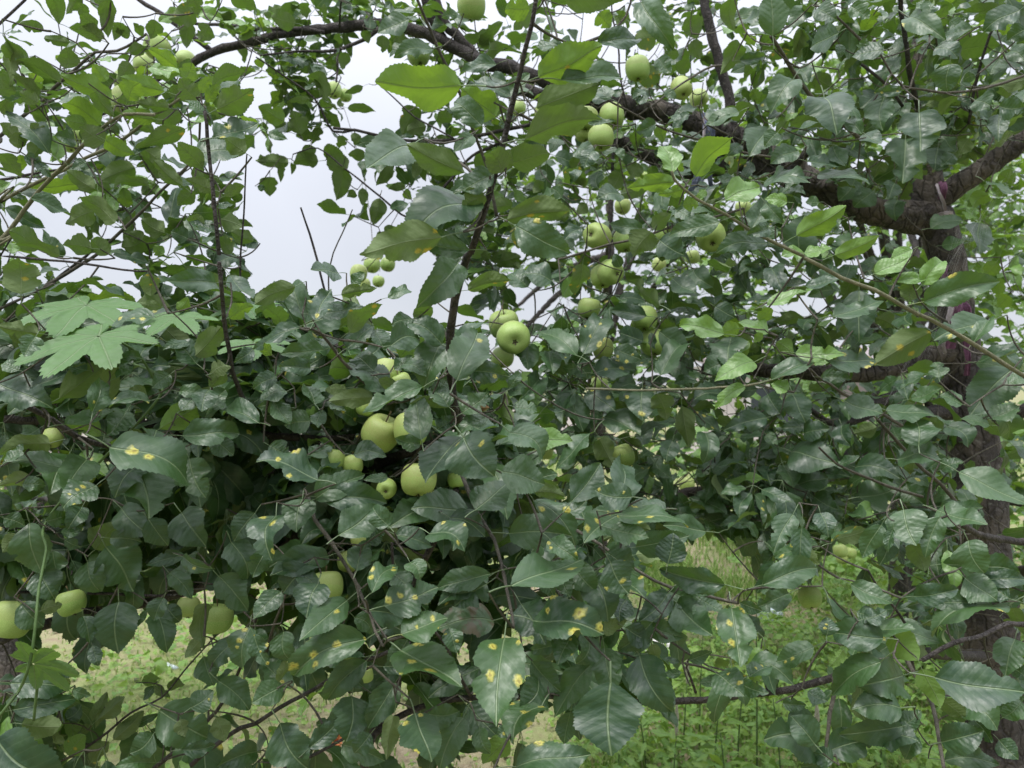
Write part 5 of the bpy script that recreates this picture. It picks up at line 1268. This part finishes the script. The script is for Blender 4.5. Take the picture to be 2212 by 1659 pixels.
cloth_tie('cloth_tie', 'purple and white cloth strips knotted round the dark trunk with long loose ends', [
    ('knot', 'purple', [t13(1150, 210, 2.20), t13(1200, 255, 2.18), t13(1245, 300, 2.19)], 0.026, (0.3, 0, 1)),
    ('loose_end', 'purple', [t13(1225, 265, 2.185), t13(1225, 340, 2.17), t13(1205, 430, 2.18), t13(1185, 500, 2.19), t13(1170, 600, 2.2)], 0.034, (1, 0, 0)),
    ('loose_end', 'purple', [t13(1250, 300, 2.19), t13(1290, 340, 2.17), t13(1298, 450, 2.18), t13(1285, 560, 2.18), t13(1295, 680, 2.18), t13(1290, 775, 2.19)], 0.017, (1, 0, 0)),
    ('loose_end', 'palecloth', [t13(1175, 270, 2.175), t13(1180, 350, 2.165), t13(1160, 440, 2.17), t13(1150, 480, 2.18)], 0.016, (1, 0, 0)),
    ('loose_end', 'palecloth', [t13(1150, 500, 2.185), t13(1138, 560, 2.18), t13(1145, 630, 2.19)], 0.007, (1, 0, 0)),
    ('loose_end', 'purple', [t13(1150, 60, 2.21), t13(1148, 130, 2.2), t13(1160, 185, 2.2)], 0.016, (1, 0, 0))], t13(1200, 255, 2.2))
t03 = lambda x, y, d: P(*TP((0, 3), x, y), d)
cloth_tie('cloth_tie', 'purple cloth band wrapped where the right hand limb leaves the trunk', [
    ('band', 'purple', [t03(1125, 1180, 2.22), t03(1140, 1230, 2.2), t03(1130, 1290, 2.21)], 0.02, (1, 0, 0.1)),
    ('band', 'palecloth', [t03(1095, 1195, 2.22), t03(1110, 1250, 2.2), t03(1140, 1330, 2.2), t03(1150, 1370, 2.21)], 0.007, (1, 0, 0.1)),
    ('knot', 'palecloth', [t03(1100, 1400, 2.2), t03(1140, 1385, 2.18), t03(1185, 1380, 2.19), t03(1190, 1420, 2.2)], 0.009, (0, 0.2, 1)),
    ('band', 'purple', [t03(1070, 1440, 2.19), t03(1095, 1450, 2.18), t03(1130, 1420, 2.19)], 0.012, (0, 0.2, 1))], t03(1130, 1290, 2.2))
cloth_tie('cloth_tie', 'short purple and white cloth end hanging left of the trunk fork', [
    ('loose_end', 'purple', [t03(835, 1150, 2.2), t03(845, 1210, 2.19), t03(870, 1270, 2.19)], 0.012, (1, 0, 0)),
    ('loose_end', 'palecloth', [t03(865, 1180, 2.185), t03(885, 1250, 2.18), t03(905, 1340, 2.18)], 0.009, (1, 0, 0))], t03(850, 1200, 2.2))
t02 = lambda x, y, d: P(*TP((0, 2), x, y), d)
cloth_tie('cloth_tie', 'long blue grey cloth strip hanging down from the upright limb', [
    ('band', 'bluecloth', [t02(1255, 735, 2.13), t02(1270, 790, 2.10), t02(1262, 860, 2.10), t02(1255, 960, 2.12), t02(1235, 1080, 2.12), t02(1205, 1170, 2.12), t02(1175, 1250, 2.13)], 0.026, (1, 0, 0)),
    ('loose_end', 'bluecloth', [t02(1295, 745, 2.13), t02(1300, 850, 2.11), t02(1290, 960, 2.12), t02(1275, 1060, 2.12), t02(1285, 1140, 2.12), t02(1290, 1220, 2.13)], 0.012, (1, 0, 0)),
    ('loose_end', 'palecloth', [t02(1245, 760, 2.105), t02(1245, 860, 2.095), t02(1235, 960, 2.10)], 0.006, (1, 0, 0))], t02(1255, 735, 2.13))

# ------------------------------------------------------------------ spider web, right
web = empty('spider_web', tuple(P(2150, 420, 1.5)))
tag(web, 'torn spider web of fine silk threads stretched across the trunk', 'spider web')
b = MB()
t13w = lambda x, y, d: P(*TP((1, 3), x, y), d)
for k in range(16):
    s = k / 15
    a = t13w(1330 - 40 * s, -150 - 160 * s, 1.45) + rng.normal(size=3) * 0.004
    c = t13w(1330 - 620 * s + 20 * rng.normal(), 280 + 800 * s, 1.5) + rng.normal(size=3) * 0.006
    mid = (a + c) / 2 + np.array([0.005, 0, -0.012])
    V, f = tube(catmull(np.array([a, mid, c]), 0.05), 0.00007, 3, cap=False); b.add(V, f)
for k in range(18):
    s = k / 17
    a = t13w(1340 + 330 * s, -200 - 520 * s, 1.45); c = t13w(1000 + 620 * s, 330 - 620 * s, 1.52) + rng.normal(size=3) * 0.005
    V, f = tube(catmull(np.array([a, (a + c) / 2 + np.array([-0.012, 0, -0.01]), c]), 0.05), 0.00007, 3, cap=False); b.add(V, f)
wo = b.build('thread', M['web'], web); wo['kind'] = 'stuff'

# ------------------------------------------------------------------ grass, ground cover, weeds
def gp(px, py):
    """ground point under a photo point"""
    d = EYE * F / (py - CY); return P(px, py, d)
def grass(name, n, xr, yr, hr, dens, dry, label=None):
    x = rng.uniform(*xr, n); y = rng.uniform(*yr, n)
    f = 0.5 + 0.25 * np.sin(x * 1.7 + np.sin(y * 1.1) * 2) + 0.25 * np.sin(y * 2.3 + np.cos(x * 2.9) * 1.5)
    cl = 0.5 + 0.5 * np.sin(x * 9 + 3 * np.sin(y * 7)) * np.sin(y * 8.3 + 2 * np.cos(x * 6))
    k = rng.random(n) < np.clip(dens * (f * 0.9 + 0.1) * (0.25 + 1.1 * cl), 0, 1)
    x, y = x[k], y[k]; n = len(x); z = ground_z(x, y) * np.clip((25 - np.hypot(x, y)) / 10, 0, 1)
    h = rng.uniform(*hr, n); a = rng.uniform(0, 6.28, n); w_ = rng.uniform(0.002, 0.0045, n) * (1 + h * 4)
    lx, ly = np.cos(a + 1.57), np.sin(a + 1.57); bend = rng.uniform(0.2, 1.0, n) * h
    p0 = np.stack([x, y, z - 0.01], -1)
    u = np.stack([np.cos(a) * w_, np.sin(a) * w_, 0 * a], -1); b_ = np.stack([lx * bend, ly * bend, 0 * a], -1)
    V = np.stack([p0 - u, p0 + u, p0 + b_ * 0.3 + u * 0.8 + np.stack([0 * x, 0 * x, h * 0.6], -1), p0 + b_ * 0.3 - u * 0.8 + np.stack([0 * x, 0 * x, h * 0.6], -1), p0 + b_ + np.stack([0 * x, 0 * x, h], -1)], 1)
    i = np.arange(n)[:, None] * 5
    q = np.hstack([i, i + 1, i + 2, i + 3]); t = np.hstack([i + 3, i + 2, i + 4])
    lf = np.zeros((n, 5, 4)); lf[..., 0] = rng.random(n)[:, None]; lf[..., 1] = (rng.random(n) < dry)[:, None] * rng.uniform(0.4, 1, n)[:, None]
    o = link(name, mesh(name, V.reshape(-1, 3), [q, t], M['grass'], None, lf.reshape(-1, 4), smooth=False)); tag(o, kind='stuff')
grass('grass', 150000, (-4.5, 5.0), (2.6, 9.5), (0.012, 0.055), 0.62, 0.25)
grass('grass', 60000, (-9, 10), (9.5, 17), (0.05, 0.16), 0.9, 0.15)
grass('tall_grass', 26000, (1.0, 4.2), (5.6, 9.0), (0.07, 0.19), 1.0, 0.05)
grass('tall_grass', 9000, (0.3, 2.6), (2.7, 4.6), (0.05, 0.16), 0.8, 0.1)
def cover(name, n, xr, yr, hr, lr, young):
    out = []
    for _ in range(n):
        x, y = rng.uniform(*xr), rng.uniform(*yr)
        h = rng.uniform(*hr) * (0.55 + 0.45 * math.sin(x * 3.1 + y * 2.3) ** 2)
        az = rng.uniform(0, 6.28)
        yv = nrm(np.array([math.cos(az), math.sin(az), rng.normal() * 0.35 - 0.1])); n0 = np.array([0, -0.15, 1]) + rng.normal(size=3) * 0.4
        nn = nrm(n0 - yv * np.dot(n0, yv)); L = rng.uniform(*lr)
        out.append(dict(tree='', base=np.array([x, y, ground_z(x, y) + h]), R=np.stack([np.cross(yv, nn), yv, nn], 1), L=L, W=L * rng.uniform(0.8, 1.2), d=3.0, spot=0.0, young=float(rng.random() < young), brown=0.0))
    return out
cv = cover('weeds', 8000, (0.2, 3.2), (2.55, 5.0), (0.03, 0.38), (0.035, 0.085), 0.55)
tag(joined('weeds', cv, None, 'weed', 'stuff', 'W'), kind='stuff')
cv = cover('weeds', 2600, (1.9, 5.0), (5.0, 8.0), (0.05, 0.75), (0.05, 0.10), 0.3)
tag(joined('weeds', cv, None, 'weed', 'stuff', 'L'), kind='stuff')
cv = cover('weeds', 3200, (-2.6, 0.3), (2.7, 6.5), (0.01, 0.07), (0.02, 0.045), 0.7)
tag(joined('weeds', cv, None, 'weed', 'stuff', 'L'), kind='stuff')
cv = cover('weeds', 900, (-2.2, -1.0), (3.6, 7.5), (0.02, 0.35), (0.04, 0.08), 0.6)
tag(joined('weeds', cv, None, 'weed', 'stuff', 'L'), kind='stuff')
lit = []
for l in cover('leaf_litter', 500, (-3.0, 3.0), (2.7, 7.0), (0.0, 0.012), (0.03, 0.07), 1.0):
    l['brown'] = 1.0; lit.append(l)
tag(joined('leaf_litter', lit, None, 'leaf', 'stuff', 'L'), kind='stuff')
# taller weeds that stand out one by one
def weed(x, y, h, label, spike, n=14, lean=0.0):
    z = float(ground_z(x, y))
    e = empty('weed', (x, y, z)); tag(e, label, 'weed', 'tall weeds below the right hand branches')
    path = catmull(np.array([(x, y, z - 0.02), (x + lean * 0.3, y, z + h * 0.5), (x + lean, y + 0.01, z + h)]), 0.03)
    V, f = tube(path, np.linspace(0.004, 0.0018, len(path)), 6)
    link('stem', mesh('stem', V, f, M['hopstem']), e)
    for k in range(n):
        s = 0.15 + 0.83 * k / n
        p = path[int(s * (len(path) - 1))]; az = k * 2.4 + rng.normal() * 0.2
        yv = nrm(np.array([math.cos(az), math.sin(az), 0.5 - 0.5 * s + rng.normal() * 0.12])); n0 = np.array([0, 0, 1.0]) + rng.normal(size=3) * 0.25 - yv * 0.2
        nn = nrm(n0 - yv * np.dot(n0, yv)); L = rng.uniform(0.07, 0.12) * (1.15 - 0.6 * s)
        l = dict(base=p + yv * 0.3 * L * 0.9, R=np.stack([np.cross(yv, nn), yv, nn], 1), L=L, W=L, d=3.0, spot=0.0, young=float(rng.random() < 0.4), brown=0.0, key=False)
        leaf_object(l, e, 'weed')
    if spike:
        top = path[-1]; pp = np.array([top + np.array([lean * 0.1 * s, 0, 0.12 * s]) for s in np.linspace(0, 1, 12)])
        V, f = tube(pp, 0.009 * np.sin(np.linspace(0.35, 3.0, 12)), 9, 0.25)
        link('flower_spike', mesh('flower_spike', V, f, M['spike']), e)
WD = [(1400, 1500, 3.0, 'weed with a grey flower spike leaning left under the black hanging leaf', 1, -.05), (1475, 1480, 3.2, 'weed with an upright grey spike below the low bough', 1, .02), (1540, 1500, 2.9, 'leafy weed without spike below the low bough, by the two spiked ones', 0, .03),
      (1590, 1440, 3.0, 'tall thin weed reaching past the low bough', 0, .04), (1635, 1250, 2.9, 'tallest thin weed with a long bare looking stem right of the shoot tip', 0, .0), (1510, 1360, 3.4, 'weed with narrow pointed leaves in front of the bare soil', 0, .02),
      (1690, 1520, 2.8, 'broad leafed weed left of the forked twig at the lower right', 0, -.03), (1330, 1590, 2.9, 'short bushy weed at the edge of the bare soil', 0, .02), (1900, 1480, 3.1, 'weed with a grey spike behind the forked twig', 1, .03), (1780, 1600, 2.7, 'low spiked weed by the bottom edge', 1, -.02),
      (1450, 1590, 2.75, 'spiked weed nearest the bottom edge under the bough', 1, .02), (1570, 1590, 2.75, 'bright leafy weed by the bottom edge under the bough', 0, -.02)]
for px, py, d, lab, sp_, lean in WD:
    p = P(px, py, d); weed(p[0], p[1], max(0.2, p[2]), lab, sp_, 16, lean)

# ------------------------------------------------------------------ litter on the ground
def crumple(name, label, cat, c, size, mat, seed, flat=0.5, parts=()):
    r = np.random.default_rng(seed)
    n, m = 9, 14
    th = np.linspace(0.02, math.pi - 0.02, n); ph = np.arange(m) / m * 2 * math.pi
    R = 1 + 0.30 * r.normal(size=(n, m)); R[0], R[-1] = R[0].mean(), R[-1].mean()
    V = np.stack([R * np.sin(th)[:, None] * np.cos(ph), R * np.sin(th)[:, None] * np.sin(ph), R * np.cos(th)[:, None] * np.ones(m) * flat], -1).reshape(-1, 3) * size
    i, j = np.meshgrid(np.arange(n - 1), np.arange(m), indexing='ij'); jj = (j + 1) % m
    q = np.stack([i * m + j, (i + 1) * m + j, (i + 1) * m + jj, i * m + jj], -1).reshape(-1, 4)
    V = V + np.array(c)
    if label is None: return V, q
    o = link(name, mesh(name, V, q, M[mat], smooth=False)); tag(o, label, cat)
    return o
g = gp(720, 1610); crumple('plastic_scrap', 'orange plastic scrap on the bare soil behind the drooping leaves', 'litter', g + [0, 0, 0.03], 0.038, 'orange', 3, 0.8)
e = empty('torn_wrapper', tuple(gp(775, 1643))); tag(e, 'torn pink, white and yellow wrapper lying on the bare soil', 'litter')
for k, (px, py, sz, mt) in enumerate(((800, 1640, 0.035, 'pink'), (772, 1630, 0.022, 'yellowp'), (765, 1645, 0.03, 'white'), (735, 1652, 0.028, 'pink'), (750, 1650, 0.026, 'white'))):
    V, q = crumple('scrap', None, None, gp(px, py) + [0, 0, 0.02], sz, mt, 20 + k, 0.6); link('scrap', mesh('scrap', V, q, M[mt], smooth=False), e)
crumple('plastic_bag', 'crumpled white plastic bag on the ground beyond the low bough', 'plastic bag', gp(1435, 1425) + [0, 0, 0.05], 0.085, 'white', 8, 0.7)
crumple('plastic_bag', 'small white plastic bag far off behind the dark leaves in the middle', 'plastic bag', gp(1210, 1288) + [0, 0, 0.06], 0.10, 'white', 9, 0.5)
crumple('plastic_bag', 'bluish white plastic bag half hidden beside the tall thin weed', 'plastic bag', gp(1662, 1345) + [0, 0, 0.06], 0.07, 'hose', 12, 0.7)
hp = [gp(x, y) + [0, 0, 0.015] for x, y in ((228, 1398), (262, 1410), (300, 1424), (335, 1436), (362, 1445), (380, 1452))]
V, f = tube(catmull(np.array(hp), 0.03), 0.018, 8, 0.1); tag(link('irrigation_hose', mesh('irrigation_hose', V, f, M['hose'])), 'pale drip hose lying across the weedy soil at the lower left', 'hose')

# ------------------------------------------------------------------ bare poplars on the horizon, pale plaster colour standing in for haze
for k, (px, d) in enumerate(((60, 46), (150, 44), (185, 45), (240, 47), (300, 48))):
    base = P(px, CY, d); base[2] = 0
    e = empty('poplar', tuple(base)); tag(e, ('leftmost', 'second from the left', 'middle', 'second from the right', 'rightmost')[k] + ' of the thin bare trees on the far horizon', 'tree', 'bare trees on the horizon')
    h = (rng.uniform(4.6, 6.6))
    V, f = tube(np.array([base, base + [0.1, 0, h * 0.5], base + [0.05, 0, h]]), [0.09, 0.05, 0.012], 6); link('trunk', mesh('trunk', V, f, M['plaster']), e)
    b = MB()
    for _ in range(9):
        s = rng.uniform(0.35, 0.9); a = base + [0.08, 0, h * s]; az = rng.uniform(0, 6.28); ln = rng.uniform(0.8, 1.6)
        V, f = tube(np.array([a, a + [math.cos(az) * 0.35 * ln, math.sin(az) * 0.3, ln]]), [0.025, 0.008], 4); b.add(V, f)
    b.build('crown', M['plaster'], e)
